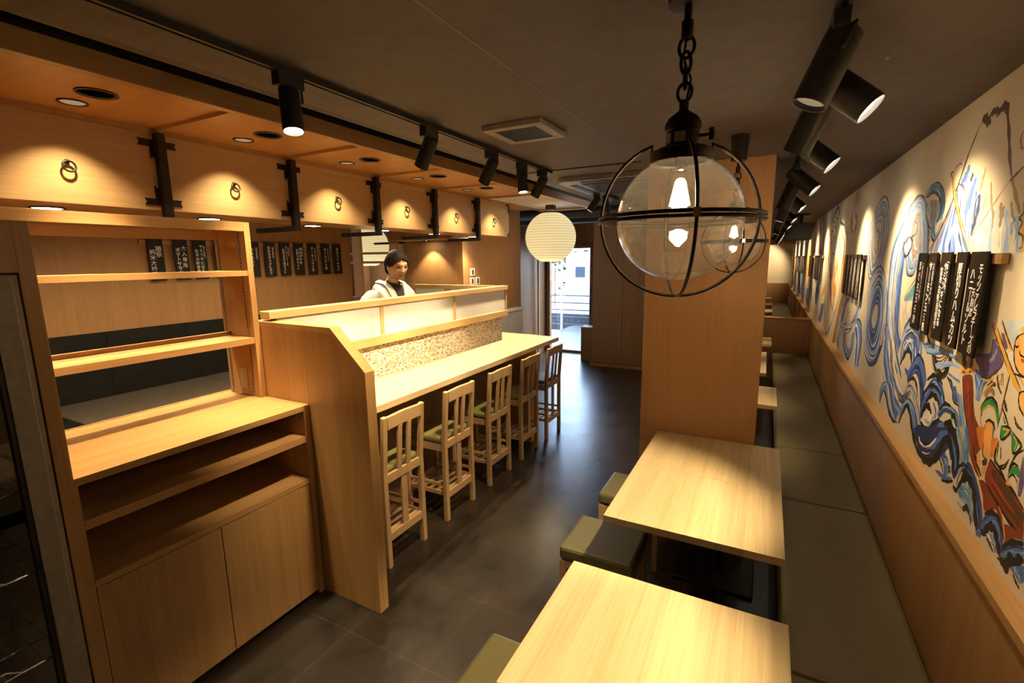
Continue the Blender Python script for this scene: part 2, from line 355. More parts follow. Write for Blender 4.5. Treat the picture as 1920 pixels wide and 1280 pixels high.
for i, (y, z, lb) in enumerate(((4.79, 1.76, 'upper of the three white wall switches on the brown wall'), (4.78, 1.655, 'lower left of the three white wall switches on the brown wall'), (4.90, 1.655, 'lower right of the three white wall switches on the brown wall'))):
    o = thing('wall_switch', lb, 'switch', (-3.09, y, z), 0, 'wall switches')
    obj('plate', B(0, .010, -.045, .045, -.045, .045), o, mats=WHITEP, bevel=.003)
    obj('display', B(.010, .012, -.016, .016, -.028, .028), o, mats=DARK)

# outside, beyond the glass door
WHITEO = speckle(mat('white_render', (.8, .82, .85), .8), (.76, .78, .82), (.85, .87, .9), 3)
struct('trim_15', B(-14, 4, 9.2, 24, -.45, -.25), speckle(mat('concrete_ground', (.7, .7, .72), .9), (.65, .65, .67), (.78, .78, .8), 3))
t = thing('outside_wall', 'low grey concrete wall outside the glass door', 'wall', (-5.2, 13.6, -.25)); obj('wall_block', B(-1.6, 1.2, -.1, .1, 0, .5), t, mats=speckle(mat('concrete', (.35, .35, .36), .9), (.025, .025, .027), (.06, .06, .065), 12))
t = thing('outside_building', 'white building with a small vent outside the glass door', 'building', (-5.3, 17.0, -.25))
obj('facade', B(-1.45, 3, 0, .8, 0, 2.35), t, mats=WHITEO); obj('vent', B(-1.06, -.70, -.05, 0, 1.47, 1.86), t, mats=speckle(mat('grey_louver', (.35, .4, .5), .6), (.030, .034, .045), (.045, .05, .06), 30, stretch=(1, 1, 20)))
t = thing('outside_railing', 'white horizontal bar railing outside the glass door', 'railing', (-4.6, 12.4, -.25))
rb = MB()
for z in (.35, .55, .75, .95, 1.15): rb.tube([(-2.5, 0, z), (2.5, 0, z)], .018, 8)
obj('rails', rb, t, mats=speckle(mat('grey_rail_paint', (.05, .05, .06), .5), (.045, .045, .055), (.06, .06, .07), 10), smooth=True)
for x in (-1.5, -.45, .62, 1.7): obj('post', MB().tube([(x, 0, 0), (x, 0, 2.6)], .03, 10), t, mats=WHITEO, smooth=True)
t = thing('outside_fence', 'pale vertical slat fence in front of the bushes outside', 'fence', (-6.7, 16, -.25))
fb = MB()
for i in range(10): fb.box(-1.3 + i * .16, -1.25 + i * .16, 0, .03, 0, 2.0)
fb.box(-1.35, .2, .03, .06, .4, .46).box(-1.35, .2, .03, .06, 1.85, 1.91); obj('slats', fb, t, mats=WHITEO)
LEAF = speckle(mat('leaves', (.1, .25, .05), .7), (.008, .022, .005), (.035, .07, .02), 5)
def bush(loc, s, lb):
    mb = MB()
    for i in range(260):
        p = Vector((random.gauss(0, .4), random.gauss(0, .3), random.gauss(.5, .35))) * s
        a = Matrix.Rotation(random.random() * 6, 4, 'Z') @ Matrix.Rotation(random.random() * 3, 4, 'X')
        q = .09 * s; mb.add([(-q, 0, 0), (0, -q * .5, .02), (q, 0, 0), (0, q * .5, .02)], [(0, 1, 2, 3)], 0, Matrix.Translation(p) @ a)
    o = thing('bush', lb, 'bush', loc); obj('foliage', mb, o, mats=LEAF); obj('trunk', MB().tube([(0, 0, -loc[2] - .25), (0, 0, s * .5)], .05, 8), o, mats=WWALL_D)
bush((-8.3, 19.6, .9), 1.9, 'green leafy bush behind the slat fence outside'); bush((-7.6, 23.4, 2.9), 1.2, 'green treetop above the white building outside')

# ------------------------------------------------------------ counter
t = thing('bar_counter', 'long pale wood bar counter with mosaic tile back', 'counter', (0, 0, 0))
obj('counter_top', MB().prism([(-2.0, 1.757), (-2.0, 4.83), (-2.9, 4.90), (-2.9, 4.43), (-2.492, 4.43), (-2.492, 1.757)], 2, 1.006, 1.05), t, mats=WCTR, bevel=.003)
obj('front_board', B(-2.44, -2.40, 1.757, 4.40, 0, 1.006), t, mats=WWALL_D)
obj('tile_wall', B(-2.56, -2.492, 1.757, 4.425, 0, 1.302), t, mats=MOSAIC)
obj('corbel', B(-2.40, -2.08, 4.28, 4.40, .0, 1.006), t, mats=WZ)
t = thing('counter_end_panel', 'tall wood end panel with sloped corner closing the near end of the counter', 'panel')
prof = [(-1.74, 0), (-1.74, 1.352), (-1.968, 1.567), (-2.60, 1.573), (-2.60, 0)]
inner = [(-1.772, .0), (-1.772, 1.338), (-1.982, 1.535), (-2.60, 1.541), (-2.60, 0)]
obj('panel_core', MB().prism([(a, b) for a, b in inner], 1, 1.692, 1.752), t, mats=WZ)
ed = MB()
def band(p0, p1, q0, q1): ed.prism([p0, p1, q1, q0], 1, 1.690, 1.7545)
for i in range(3): band(prof[i], prof[i + 1], inner[i], inner[i + 1])
obj('edge_band', ed, t, mats=WZ, bevel=.0015)
t = thing('shoji_screen', 'low shoji screen of pale pine and paper on top of the counter', 'screen')
X0, X1 = -2.50, -2.465
obj('bottom_rail', B(X0 - .05, X1 + .02, 1.757, 4.48, 1.304, 1.368), t, mats=PINE, bevel=.003)
obj('top_rail', B(X0 - .04, X1 + .012, 1.70, 4.50, 1.585, 1.628), t, mats=PINE, bevel=.003)
for y in (2.60, 3.52, 4.48): obj('muntin', B(X0, X1, y - .016, y + .016, 1.368, 1.585), t, mats=PINEZ)
for a, b in ((1.757, 2.584), (2.616, 3.504), (3.536, 4.464)): obj('paper_panel', B(X0 + .008, X1 - .008, a, b, 1.368, 1.585), t, mats=PAPER)
t = thing('shoji_screen', 'short shoji screen turning back across the far end of the kitchen', 'screen')
obj('top_rail', B(-3.7, -2.55, 4.44, 4.48, 1.585, 1.628), t, mats=PINEX, bevel=.003)
obj('base_board', B(-3.7, -2.91, 4.445, 4.475, 0, 1.36), t, mats=PINEX)
for x in (-2.57, -3.18, -3.24, -3.68): obj('muntin', B(x - .016, x + .016, 4.445, 4.475, 1.36, 1.585), t, mats=PINEZ)
for a, b in ((-3.664, -3.256), (-3.164, -2.586)): obj('paper_panel', B(a, b, 4.452, 4.468, 1.36, 1.585), t, mats=PAPER)

# ------------------------------------------------------------ hanging boxes over the counter
def ring_handle(par, y):
    k = 1.345
    r = obj('ring_handle', MB().tube([(.012 + .005 * (1 - math.cos(a)) / 2, .0165 * math.sin(a), -.012 + .0165 * math.cos(a)) for a in [2 * PI * i / 20 for i in range(20)]], .0030, 8, closed=True), par, (0.001, y, .168), mats=IRON, smooth=True); r.scale = (k, k, k)
    obj('boss', MB().lathe([(.0001, .014), (.005, .012), (.007, .004), (.007, 0)], 14, cap1=False), r, (0, 0, .004), (0, PI / 2, 0), mats=IRON, smooth=True)
ys = [-.094, .623, 1.341, 2.071, 2.795, 3.510, 4.223, 4.929]
names = ['nearest, at the left edge', 'with a brass ring, second from the left edge', 'with a ring above the wooden shelves', 'above the near menu boards', 'above the white lantern', 'last but one before the entry']
lbls = ['hanging wooden ceiling box nearest the left edge, lit by a warm scallop', 'hanging wooden ceiling box second from the left edge', 'hanging wooden ceiling box third from the left edge', 'hanging wooden ceiling box fourth from the left edge', 'hanging wooden ceiling box fifth from the left edge', 'hanging wooden ceiling box farthest away at the right end of the row']
BOXW = wood('box_face_ash', 1, (.62, .42, .20), (.50, .32, .13), .45, contrast=.9)
for i in range(7):
    a, b = ys[i] + .002, ys[i + 1] - .002
    if i == 0: continue
    o = thing('hanging_box', lbls[i - 1], 'box', (-2.663, 0, 2.161), 0, 'hanging boxes over the counter')
    obj('front_panel', B(-.024, 0, a, b, 0, .355), o, mats=BOXW, bevel=.001)
    obj('box_body', MB().box(-.330, -.024, a, b, 0, .355), o, mats=WY)
    ring_handle(o, (a + b) / 2)
    yl = (a + b) / 2
    d = obj('downlight', MB().lathe([(.027, 0), (.062, -.001), (.065, -.005), (.054, -.006)], 24), o, (-.262, yl, 0), mats=BLACK, smooth=True)
    obj('lens', MB().lathe([(.0001, 0), (.053, 0)], 24), d, (0, 0, -.0045), mats=LENS_HOT)
    lamp('downlight_lamp', 'SPOT', o, (-.262, yl, -.016), 34, WARM2, .03, math.radians(110), .9, (0, 0, -1))
slb = ['iron strap between the nearest two hanging boxes', 'iron strap between the second and third hanging boxes', 'iron strap between the third and fourth hanging boxes', 'iron strap between the fourth and fifth hanging boxes', 'iron strap between the last two hanging boxes', 'small iron corner strap at the far end of the boxes']
def strap_mesh(full=True):
    m = MB()
    if full:
        m.box(.002, .032, -.016, .016, -.028, .270)
    m.box(.0005, .004, -.016 - .048, .016 + .048, .236, .262) if full else m.box(.0005, .004, -.03, 0, .236, .262)
    return m
for i, y in enumerate(ys[2:7]):
    o = thing('iron_strap', slb[i], 'bracket', (-2.663, y, 2.161), 0, 'iron straps of the hanging boxes'); o.scale = (1.345,) * 3
    obj('upright', B(.004, .034, -.014, .014, -.028, .266), o, mats=IRON, bevel=.001)
    obj('arm', B(-.26, .034, -.014, .014, -.050, -.0285), o, mats=IRON, bevel=.001)
    for z, s in ((.232, -1), (.028, 1)):
        e = .062
        pl = [(-e, z + .012 * 1), (-e + .006, z), (-e, z - .012), (-.030, z - .012)]
        pl += [(-.030, z - .012)] if False else []
        if s < 0: q = [(-e, z + .012), (-e + .006, z), (-e, z - .012), (-.026, z - .012), (-.026, z - .055), (-.020, z - .048), (.020, z - .048), (.026, z - .055), (.026, z - .012), (e, z - .012), (e - .006, z), (e, z + .012)]
        else: q = [(-e, z - .012), (-e + .006, z), (-e, z + .012), (-.026, z + .012), (-.026, z + .058), (-.020, z + .050), (.020, z + .050), (.026, z + .058), (.026, z + .012), (e, z + .012), (e - .006, z), (e, z - .012)]
        obj('plate', MB().prism(q, 0, .0005, .0038), o, mats=IRON)
o = thing('iron_corner', slb[5], 'bracket', (-2.663, ys[7] - .008, 2.161), 0, 'iron straps of the hanging boxes'); o.scale = (1.345,) * 3
obj('plate', MB().prism([(-.05, .25), (-.05, .262), (.004, .262), (.004, .19), (-.008, .19), (-.008, .25)], 0, .0005, .004), o, mats=IRON)
obj('plate', MB().prism([(-.03, .002), (-.03, .012), (-.008, .012), (-.008, .03), (.004, .03), (.004, .002)], 0, .0005, .004), o, mats=IRON)
# soffit downlights, in pairs
yp = [.968, 1.675, 2.383, 3.100, 3.820, 4.533]
ordn = ['nearest', 'second', 'third', 'fourth', 'fifth', 'farthest']
for i, y in enumerate(yp):
    o = thing('soffit_downlight', f'pale lensed downlight in the wooden soffit, {ordn[i]} of six beside the hanging boxes', 'downlight', (-2.488, y, 2.539), 0, 'lensed downlights in the soffit'); o.scale = (1.345,) * 3
    obj('trim_ring', MB().lathe([(.028, -.001), (.034, -.004), (.037, -.003), (.037, 0)], 28), o, mats=BLACK, smooth=True)
    obj('lens', MB().lathe([(.0001, 0), (.030, 0)], 28), o, (0, 0, -.0015), mats=LENS_DIM)
    lamp('downlight_lamp', 'SPOT', o, (0, 0, -.012), 17, WARM2, .010, math.radians(104), .9, (-.04, 0, -1))
    o = thing('soffit_downlight', f'black recessed downlight in the wooden soffit, {ordn[i]} of six nearer the fascia', 'downlight', (-2.287, y, 2.539), 0, 'black downlights in the soffit'); o.scale = (1.345,) * 3
    obj('trim_ring', MB().lathe([(.040, -.001), (.046, -.005), (.050, -.003), (.050, 0)], 28), o, mats=BLACK, smooth=True)
    obj('recess_disc', MB().lathe([(.0001, 0), (.040, 0)], 28), o, (0, 0, -.0008), mats=PIT)  # flat disc, the shade of the recess is put into its colour
    lamp('downlight_lamp', 'SPOT', o, (0, 0, -.014), 80, WARM2, .03, math.radians(70), .9, (-.06, 0, -1))
struct('trim_16', B(-2.64, -1.995, 4.41, 5.735, 2.531, 2.538), speckle(mat('pale_soffit_board', (.6, .55, .5), .6), (.57, .52, .48), (.65, .6, .55), 8))
# far soffit beyond the hanging boxes and its downlight
t = thing('wall_washer', 'small downlight in the low far kitchen ceiling lighting the wood wall', 'downlight', (-3.50, 4.47, 2.13))
obj('trim_ring', MB().lathe([(.034, -.001), (.044, -.005), (.047, -.003), (.047, 0)], 24), t, mats=BLACK, smooth=True)
obj('lens', MB().lathe([(.0001, 0), (.036, 0)], 24), t, (0, 0, -.002), mats=LENS_HOT)
lamp('downlight_lamp', 'SPOT', t, (0, .01, -.02), 16, WARM2, .012, math.radians(96), .5, (0, .05, -1))

for i, (x, y) in enumerate(((-3.45, .7), (-3.45, 1.9), (-3.45, 3.1))):  # unseen lamps, added to brighten the kitchen back wall
    o = thing('kitchen_fill_light', ['nearest', 'middle', 'far'][i] + ' unseen downlight added over the kitchen aisle to light the back wall', 'downlight', (x, y, 2.40), 0, 'added kitchen aisle fill lights')
    obj('trim_ring', MB().lathe([(.040, -.001), (.048, -.005), (.052, -.003), (.052, 0)], 28), o, mats=BLACK, smooth=True)
    obj('lens', MB().lathe([(.0001, 0), (.041, 0)], 24), o, (0, 0, -.002), mats=LENS_HOT)
    lamp('downlight_lamp', 'SPOT', o, (0, 0, -.02), 34, WARM2, .04, math.radians(130), .7, (-.25, 0, -1))
# ------------------------------------------------------------ paper lanterns
def lantern_mesh(r, ribs, top=.34):
    prof = []
    n = ribs * 4
    for i in range(n + 1):
        th = top + (PI - 2 * top) * i / n
        rr = r * (1 + .014 * abs(math.sin(PI * i / 4)))
        prof.append((rr * math.sin(th), rr * math.cos(th)))
    return MB().lathe(prof, 48)
def lantern_mat():
    m = mat('lantern_paper', (.85, .78, .55), .8); N, L, b = nodes(m)
    t = N.new('ShaderNodeTexCoord'); s = N.new('ShaderNodeSeparateXYZ'); L.new(t.outputs['Object'], s.inputs[0])
    w = N.new('ShaderNodeTexWave'); w.bands_direction = 'Z'; w.inputs['Scale'].default_value = 14; L.new(t.outputs['Object'], w.inputs['Vector'])
    n = N.new('ShaderNodeTexNoise'); n.inputs['Scale'].default_value = 9; L.new(t.outputs['Object'], n.inputs['Vector'])
    a = N.new('ShaderNodeMath'); a.operation = 'MULTIPLY_ADD'; a.inputs[1].default_value = .34; a.inputs[2].default_value = .74; L.new(w.outputs['Fac'], a.inputs[0])
    a2 = N.new('ShaderNodeMath'); a2.operation = 'MULTIPLY'; L.new(a.outputs[0], a2.inputs[0]); a2.inputs[1].default_value = .42
    b.inputs['Emission Color'].default_value = (1, .80, .40, 1); L.new(a2.outputs[0], b.inputs['Emission Strength'])
    b.inputs['Base Color'].default_value = (.5, .45, .32, 1)
    return m
LPAP = lantern_mat()
def lantern(loc, lb, cord=.07):
    r = .222
    o = thing('paper_lantern', lb, 'lantern', loc)
    obj('paper_shade', lantern_mesh(r, 26), o, mats=LPAP, smooth=True)
    rb = MB()
    for z in (r * math.cos(.34), -r * math.cos(.34)): rb.tube([(r * math.sin(.34) * math.cos(a), r * math.sin(.34) * math.sin(a), z) for a in [2 * PI * i / 24 for i in range(24)]], .002, 6, closed=True)
    obj('ring', rb, o, mats=BLACK)
    obj('cord', MB().tube([(0, 0, -.05), (0, 0, r + cord)], .003, 6), o, mats=BLACK)
    obj('ceiling_cap', B(-.035, .035, -.035, .035, r + cord - .02, r + cord + .022), o, mats=BLACK, bevel=.002)
    lamp('lantern_lamp', 'POINT', o, (0, 0, -.25), 8, WARM2, .18)
    return o
lantern((-2.327, 5.353, 2.156), 'round white paper lantern hanging at the far end of the soffit', .035).scale = (1.345,) * 3
LAN2 = (-5.23, 5.305, 2.12)
lantern(LAN2, 'round white paper lantern seen through the lattice behind the chef', .13).scale = (1.345,) * 3
t = thing('lattice_window', 'pale wood lattice frame in the opening behind the chef', 'frame', (-4.27, 4.57, 0))
obj('post', B(-.475, -.335, -.04, .0, 1.45, 2.36), t, mats=PINEZ)
obj('post', B(.155, .30, -.04, .0, 1.45, 2.12), t, mats=PINEZ)
obj('rail', B(-.64, .155, -.030, -.005, 1.985, 2.015), t, mats=PINEX)
obj('rail', B(-.64, .155, -.030, -.005, 1.872, 1.902), t, mats=PINEX)
obj('sill', B(-.64, .32, -.10, .02, 1.43, 1.45), t, mats=WX)
obj('lintel', B(-.10, .34, -.035, .02, 2.105, 2.13), t, mats=BLACK)

# ------------------------------------------------------------ display shelves and cabinet
XC = -2.175
t = thing('cabinet_unit', 'wood cabinet with open shelves and two doors below the display frame', 'cabinet')
obj('worktop', B(-2.86, XC, .674, 1.688, 1.102, 1.132), t, mats=WY, bevel=.0015)
obj('side_panel', B(-2.86, XC, 1.652, 1.688, .0, 1.102), t, mats=WZ, bevel=.001)
obj('side_panel', B(-2.86, XC - .002, .674, .682, .0, 1.102), t, mats=WZ)
obj('shelf', B(-2.84, XC, .682, 1.652, .925, .962), t, mats=WY, bevel=.001)
obj('shelf', B(-2.84, XC, .682, 1.652, .686, .715), t, mats=WY, bevel=.001)
obj('back_panel', B(-2.86, -2.845, .682, 1.652, .06, 1.102), t, mats=WZ)
obj('door', B(XC - .02, XC - .001, .684, 1.155, .03, .682), t, mats=WZ, bevel=.001)
obj('door', B(XC - .02, XC - .001, 1.159, 1.650, .03, .682), t, mats=WZ, bevel=.001)
obj('toe_kick', B(-2.30, -2.28, .682, 1.652, 0, .06), t, mats=DARK)
obj('rear_ledge', B(-2.875, -2.862, .674, 1.688, 1.05, 1.134), t, mats=WY)
t = thing('display_frame', 'open wood display frame with two long shelves standing on the cabinet', 'shelf')
obj('side_panel', B(-2.83, -2.585, 1.662, 1.688, 1.1325, 2.118), t, mats=WZ)
obj('post', B(-2.585, -2.535, 1.655, 1.6885, 1.1325, 2.118), t, mats=WZ, bevel=.001)
obj('header', B(-2.585, -2.537, -.60, 1.655, 2.070, 2.118), t, mats=WY, bevel=.001)
obj('rear_header', B(-2.83, -2.80, .674, 1.662, 2.030, 2.078), t, mats=WY)
for k, (z0, z1) in enumerate(((1.829, 1.858), (1.450, 1.484))):
    s_ = obj('shelf', B(-2.76, -2.54, .676, 1.658, z0, z1), t, mats=WY, bevel=.001)
    if k: obj('lip', B(-2.785, -2.76, .676, 1.658, z0, z1 + .022), s_, mats=WY)
for x in (-2.60, -2.80):
    sl = MB().box(x - .009, x + .009, 1.6600, 1.6617, 1.14, 2.07)
    tr = obj('shelf_track', sl, t, mats=mat('track_aluminium', (.45, .41, .35), .4, .7))
    ho = MB()
    for k in range(46): ho.box(x - .003, x + .003, 1.6594, 1.6602, 1.155 + k * .02, 1.165 + k * .02)
    obj('slots', ho, tr, mats=DARK)
o = thing('wall_outlet', 'white outlet plate low on the side panel of the display frame', 'outlet', (-2.69, 1.661, 1.232))
obj('plate', B(-.036, .036, -.006, 0, -.062, .062), o, mats=mat('beige_plate', (.50, .36, .22), .4), bevel=.003)
obj('socket', B(-.016, .016, -.008, -.006, -.04, .04), o, mats=mat('beige_plate_light', (.56, .42, .27), .4))
# divider and glass fridge
t = thing('divider_panel', 'tall wood divider panel between the glass fridge and the cabinet', 'panel')
obj('panel_body', B(-2.86, -2.17, .628, .672, 0, 2.045), t, mats=WZ, bevel=.0015)
obj('filler', B(-2.20, -2.17, -.60, .628, 1.878, 2.045), t, mats=WZ)
t = thing('glass_fridge', 'upright glass door drinks fridge with wire racks at the left edge', 'fridge', (0, 0, 0))
obj('cabinet_shell', MB().box(-2.85, -2.82, -.60, .622, .05, 1.87).box(-2.82, -2.17, .602, .622, .05, 1.87).box(-2.82, -2.17, -.60, -.57, .05, 1.87).box(-2.82, -2.17, -.57, .602, 1.82, 1.87).box(-2.82, -2.17, -.57, .602, .05, .12), t, mats=GREYP)
obj('liner', MB().box(-2.815, -2.805, -.565, .598, .125, 1.815).box(-2.805, -2.20, .590, .598, .125, 1.815).box(-2.805, -2.20, -.565, .590, .125, .135), t, mats=WHITEP)
d = obj('door', MB().box(-2.17, -2.135, .545, .600, .12, 1.865).box(-2.17, -2.135, -.57, .545, 1.80, 1.865).box(-2.17, -2.135, -.57, .545, .12, .18).box(-2.17, -2.135, -.57, -.52, .18, 1.80), t, mats=GREYP, bevel=.004)
obj('gasket', B(-2.169, -2.14, .530, .5445, .18, 1.80), d, mats=DARK)
obj('pane', B(-2.158, -2.152, -.52, .530, .18, 1.80), d, mats=GLASS)
obj('price_strip', B(-2.40, -2.399, .50, .60, .95, 1.0), t, mats=DARK)
for z in (1.14, .84, .50):
    rk = MB().tube([(-2.20, -.55, z + .03), (-2.20, .42, z + .03), (-2.20, .46, z), (-2.20, .59, z)], .004, 6).tube([(-2.20, -.55, z), (-2.20, .59, z)], .003, 6).tube([(-2.78, -.55, z), (-2.78, .59, z)], .004, 6)
    for k in range(23): rk.tube([(-2.20, -.53 + k * .05, z), (-2.78, -.53 + k * .05, z)], .0018, 5)
    for x in (-2.35, -2.5, -2.65): rk.tube([(x, -.55, z - .004), (x, .59, z - .004)], .003, 5)
    obj('rack', rk, t, mats=CHROME)

# ------------------------------------------------------------ kitchen
struct('trim_17', B(-4.65, -2.90, -2.2, 4.42, 0, .20), FLOORM, label='raised kitchen floor')
BST = speckle(mat('black_backsplash', (.010, .010, .010), .5, spec=.25), (.006, .006, .006), (.010, .010, .009), 8)
t = thing('backsplash', 'black tiled backsplash behind the steel worktop', 'backsplash')
for k in range(9): obj('slab', B(-4.648, -4.63, -.62 + k * .6, -.022 + k * .6, .852, 1.372), t, mats=BST)
t = thing('steel_worktop', 'stainless steel kitchen worktop along the back wall', 'worktop')
obj('top', MB().box(-4.649, -3.72, -.6, 1.05, .81, .85).box(-4.649, -3.72, 1.054, 2.45, .81, .85).box(-4.649, -3.72, 2.454, 4.40, .81, .85), t, mats=STEEL)
obj('body', B(-4.649, -3.75, -.6, 4.40, .20, .81), t, mats=STEEL)
o = thing('cooktop', 'black cooktop in a chrome frame on the steel worktop', 'cooktop', (-4.2, .90, .85))
obj('hob_glass', B(-.36, .36, -.40, .40, .001, .006), o, mats=BST)
obj('hob_frame', MB().box(-.38, -.36, -.42, .42, 0, .010).box(.36, .38, -.42, .42, 0, .010).box(-.36, .36, .40, .42, 0, .010).box(-.36, .36, -.42, -.40, 0, .010), o, mats=CHROME)
obj('indicator', MB().lathe([(.0001, .008), (.018, .007), (.02, 0)], 16), o, (.27, .22, .006), mats=mat('green_plastic', (.15, .5, .05), .4))

# ------------------------------------------------------------ menu boards
def text_mesh(cols, size, gap, x0, bold=.02):
    """vertical writing: each column a string; returns a mesh in the (x, z) plane, facing -y"""
    out = bmesh.new()
    for ci, (s, sz, xo, zo, sp) in enumerate(cols):
        for k, ch in enumerate(s):
            rot = 0
            if ch == 'ー': ch = '丨'
            if ch in '（(': ch = '︵'
            if ch in '）)': ch = '︶'
            cu = bpy.data.curves.new('tmp', 'FONT'); cu.body = ch; cu.size = sz; cu.align_x = 'CENTER'; cu.offset = (.004 if ord(ch) > 19968 else .016) * sz; cu.resolution_u = 2
            ob = bpy.data.objects.new('tmp', cu); C.objects.link(ob)
            bpy.context.view_layer.update()
            me = bpy.data.meshes.new_from_object(ob.evaluated_get(bpy.context.evaluated_depsgraph_get()))
            sl = .10 * math.sin(k * 2.1 + ci)
            M = Matrix.Translation((xo + sz * .04 * math.sin(k * 1.7 + ci * 2), 0, zo - k * sp)) @ Matrix.Rotation(PI / 2, 4, 'X') @ Matrix.Rotation(sl, 4, 'Z')
            me.transform(M); out.from_mesh(me); bpy.data.meshes.remove(me); bpy.data.objects.remove(ob); bpy.data.curves.remove(cu)
    me = bpy.data.meshes.new('lettering'); out.to_mesh(me); out.free(); me.materials.append(INK)
    return me
BW, BH = .118, .352
def board(par_loc, rz, cols, lb, grp, w=BW, h=BH, text=None, tilt=0):
    o = thing('menu_board', lb, 'sign', par_loc, rz, grp)
    obj('board', MB().box(-w / 2, w / 2, -.007, 0, -h, 0), o, mats=BOARDM, bevel=.0008)
    obj('hook', MB().tube([(0, -.002, -.02), (0, -.009, -.018), (0, -.009, -.012)], .0015, 6), o, mats=CHROME)
    me = text or text_mesh(cols, .03, .03, 0)
    obj('lettering', me, o, (0, -.0076, 0))
    return o, me
# kitchen boards face +x : rotate so that -y points to +x
K = lambda y: (-4.615, y, 2.11)
kb = [
 (2.205, [('獺祭', .050, .022, -.10, .048), ('純米大吟醸', .046, -.026, -.125, .047)], 'black menu board reading 獺祭 純米大吟醸, leftmost behind the display shelves'),
 (2.405, [('大人専用', .044, .024, -.09, .050), ('ポテトサラダ', .040, -.024, -.105, .040)], 'black menu board reading 大人専用 ポテトサラダ behind the display shelves'),
 (2.567, [('（あて巻き）', .022, .038, -.05, .024), ('ヤミツキになる', .034, .012, -.07, .037), ('旨辛お新香巻', .034, -.028, -.11, .036)], 'black menu board reading ヤミツキになる behind the display shelves, third from the left'),
 (2.760, [('飲めるとろ鯖', .040, -.01, -.10, .040)], 'black menu board half hidden by the side panel of the display frame'),
 (3.090, [('（極み寿司）', .024, .030, -.06, .026), ('飲める玉子', .034, -.02, -.09, .04)], 'black menu board half hidden just right of the display frame post'),
 (3.274, [('（極み寿司）', .024, .030, -.05, .026), ('飲めるキスメヒカリ', .033, -.014, -.07, .0325)], 'black menu board reading 飲めるキスメヒカリ with a bright glint'),
 (3.451, [('（極み寿司）', .020, .040, -.05, .022), ('打上げシリーズ', .026, .014, -.06, .030), ('飲める玉六貫セット', .031, -.022, -.09, .0295)], 'black menu board reading 飲める玉六貫セット'),
 (3.625, [('（極み寿司）', .020, .036, -.05, .022), ('極み赤海老', .034, .012, -.08, .037), ('追鰹ラ貫セット', .030, -.026, -.09, .033)], 'black menu board reading 極み赤海老, fourth from the right'),
 (3.804, [('（お造里よせ手毬）', .018, .032, -.05, .020), ('サーモン玉６貫', .036, -.008, -.07, .040)], 'black menu board reading サーモン玉６貫 on the kitchen wall'),
 (3.987, [('（お造里よせ手毬）', .018, .032, -.05, .020), ('まぐろ玉６貫', .036, -.008, -.08, .043)], 'black menu board reading まぐろ玉６貫 on the kitchen wall'),
 (4.160, [('厚切りハムカツ', .037, .0, -.075, .040)], 'black menu board reading 厚切りハムカツ, rightmost on the kitchen wall')]
store = {}
for y, cols, lb in kb:
    o, me = board(K(y), PI / 2, cols, lb, 'menu boards on the kitchen wall')
t = thing('menu_rail', 'wooden rail carrying the menu boards on the kitchen wall', 'rail')
obj('rail_strip', B(-4.65, -4.632, 2.10, 4.26, 2.065, 2.10), t, mats=WY)
# mural wall boards face -x
Wb = lambda y: (.628, y, 1.908)
rb_ = [
 (2.846, [('（お造里よせ手毬）', .020, .030, -.05, .022), ('まぐろ玉６貫', .047, -.012, -.075, .050)], 'black menu board reading まぐろ玉６貫 in front of the mural, farthest of the near five'),
 (2.683, [('（お造里よせ手毬）', .020, .030, -.05, .022), ('サーモン玉６貫', .044, -.012, -.075, .044)], 'black menu board reading サーモン玉６貫 in front of the mural'),
 (2.509, [('（あて巻き）', .024, .036, -.04, .026), ('ヤミツキになる', .038, .012, -.07, .037), ('旨辛お新香巻き', .038, -.028, -.09, .036)], 'black menu board reading 旨辛お新香巻き in front of the mural'),
 (2.330, [('厚切りハムカツ', .050, .0, -.08, .044)], 'black menu board reading 厚切りハムカツ in front of the mural'),
 (2.168, [('モッツァレラチーズの', .039, .036, -.07, .030), ('ハニー＆ソルト', .042, -.030, -.09, .038), ('天麩羅', .034, .002, -.15, .034)], 'wide black menu board reading モッツァレラチーズの, nearest in front of the mural')]
rme = []
for y, cols, lb in rb_:
    o, me = board(Wb(y), -PI / 2, cols, lb, 'near menu boards in front of the mural', w={2.846: .135, 2.509: .125, 2.168: .146}.get(y, .108))
    rme.append(me)
def rail_right(y0, y1, lb):
    t = thing('menu_rail', lb, 'rail'); obj('rail_strip', B(.634, .6520, y0, y1, 1.868, 1.902), t, mats=WY, bevel=.001)
rail_right(2.03, 2.93, 'wooden rail carrying the near menu boards on the mural')
rail_right(4.50, 5.42, 'wooden rail carrying the second group of menu boards on the mural')
rail_right(7.7, 10.0, 'wooden rail carrying the third and fourth groups of menu boards on the mural')
rail_right(11.6, 17.4, 'long wooden rail at the far end of the mural')
grp = [('second group', [5.35, 5.16, 4.97, 4.78, 4.59], .13), ('third group', [8.75, 8.53, 8.31, 8.09, 7.87], .15), ('fourth group', [9.85, 9.64, 9.43], .15),
       ('fifth group', [12.55, 12.3, 12.05, 11.8], .18), ('sixth group', [14.5, 14.25, 14.0, 13.75], .18), ('seventh group', [17.2, 16.9, 16.6, 16.3], .2)]
for g, L_, w in grp:
    for k, y in enumerate(L_):
        pos = ['first', 'second', 'third', 'fourth', 'fifth'][k]
        board(Wb(y), -PI / 2, None, f'black menu board, {pos} from the far side in the {g} along the mural', f'{g} of menu boards on the mural', w=w, text=rme[(k * 2 + 1) % 5])

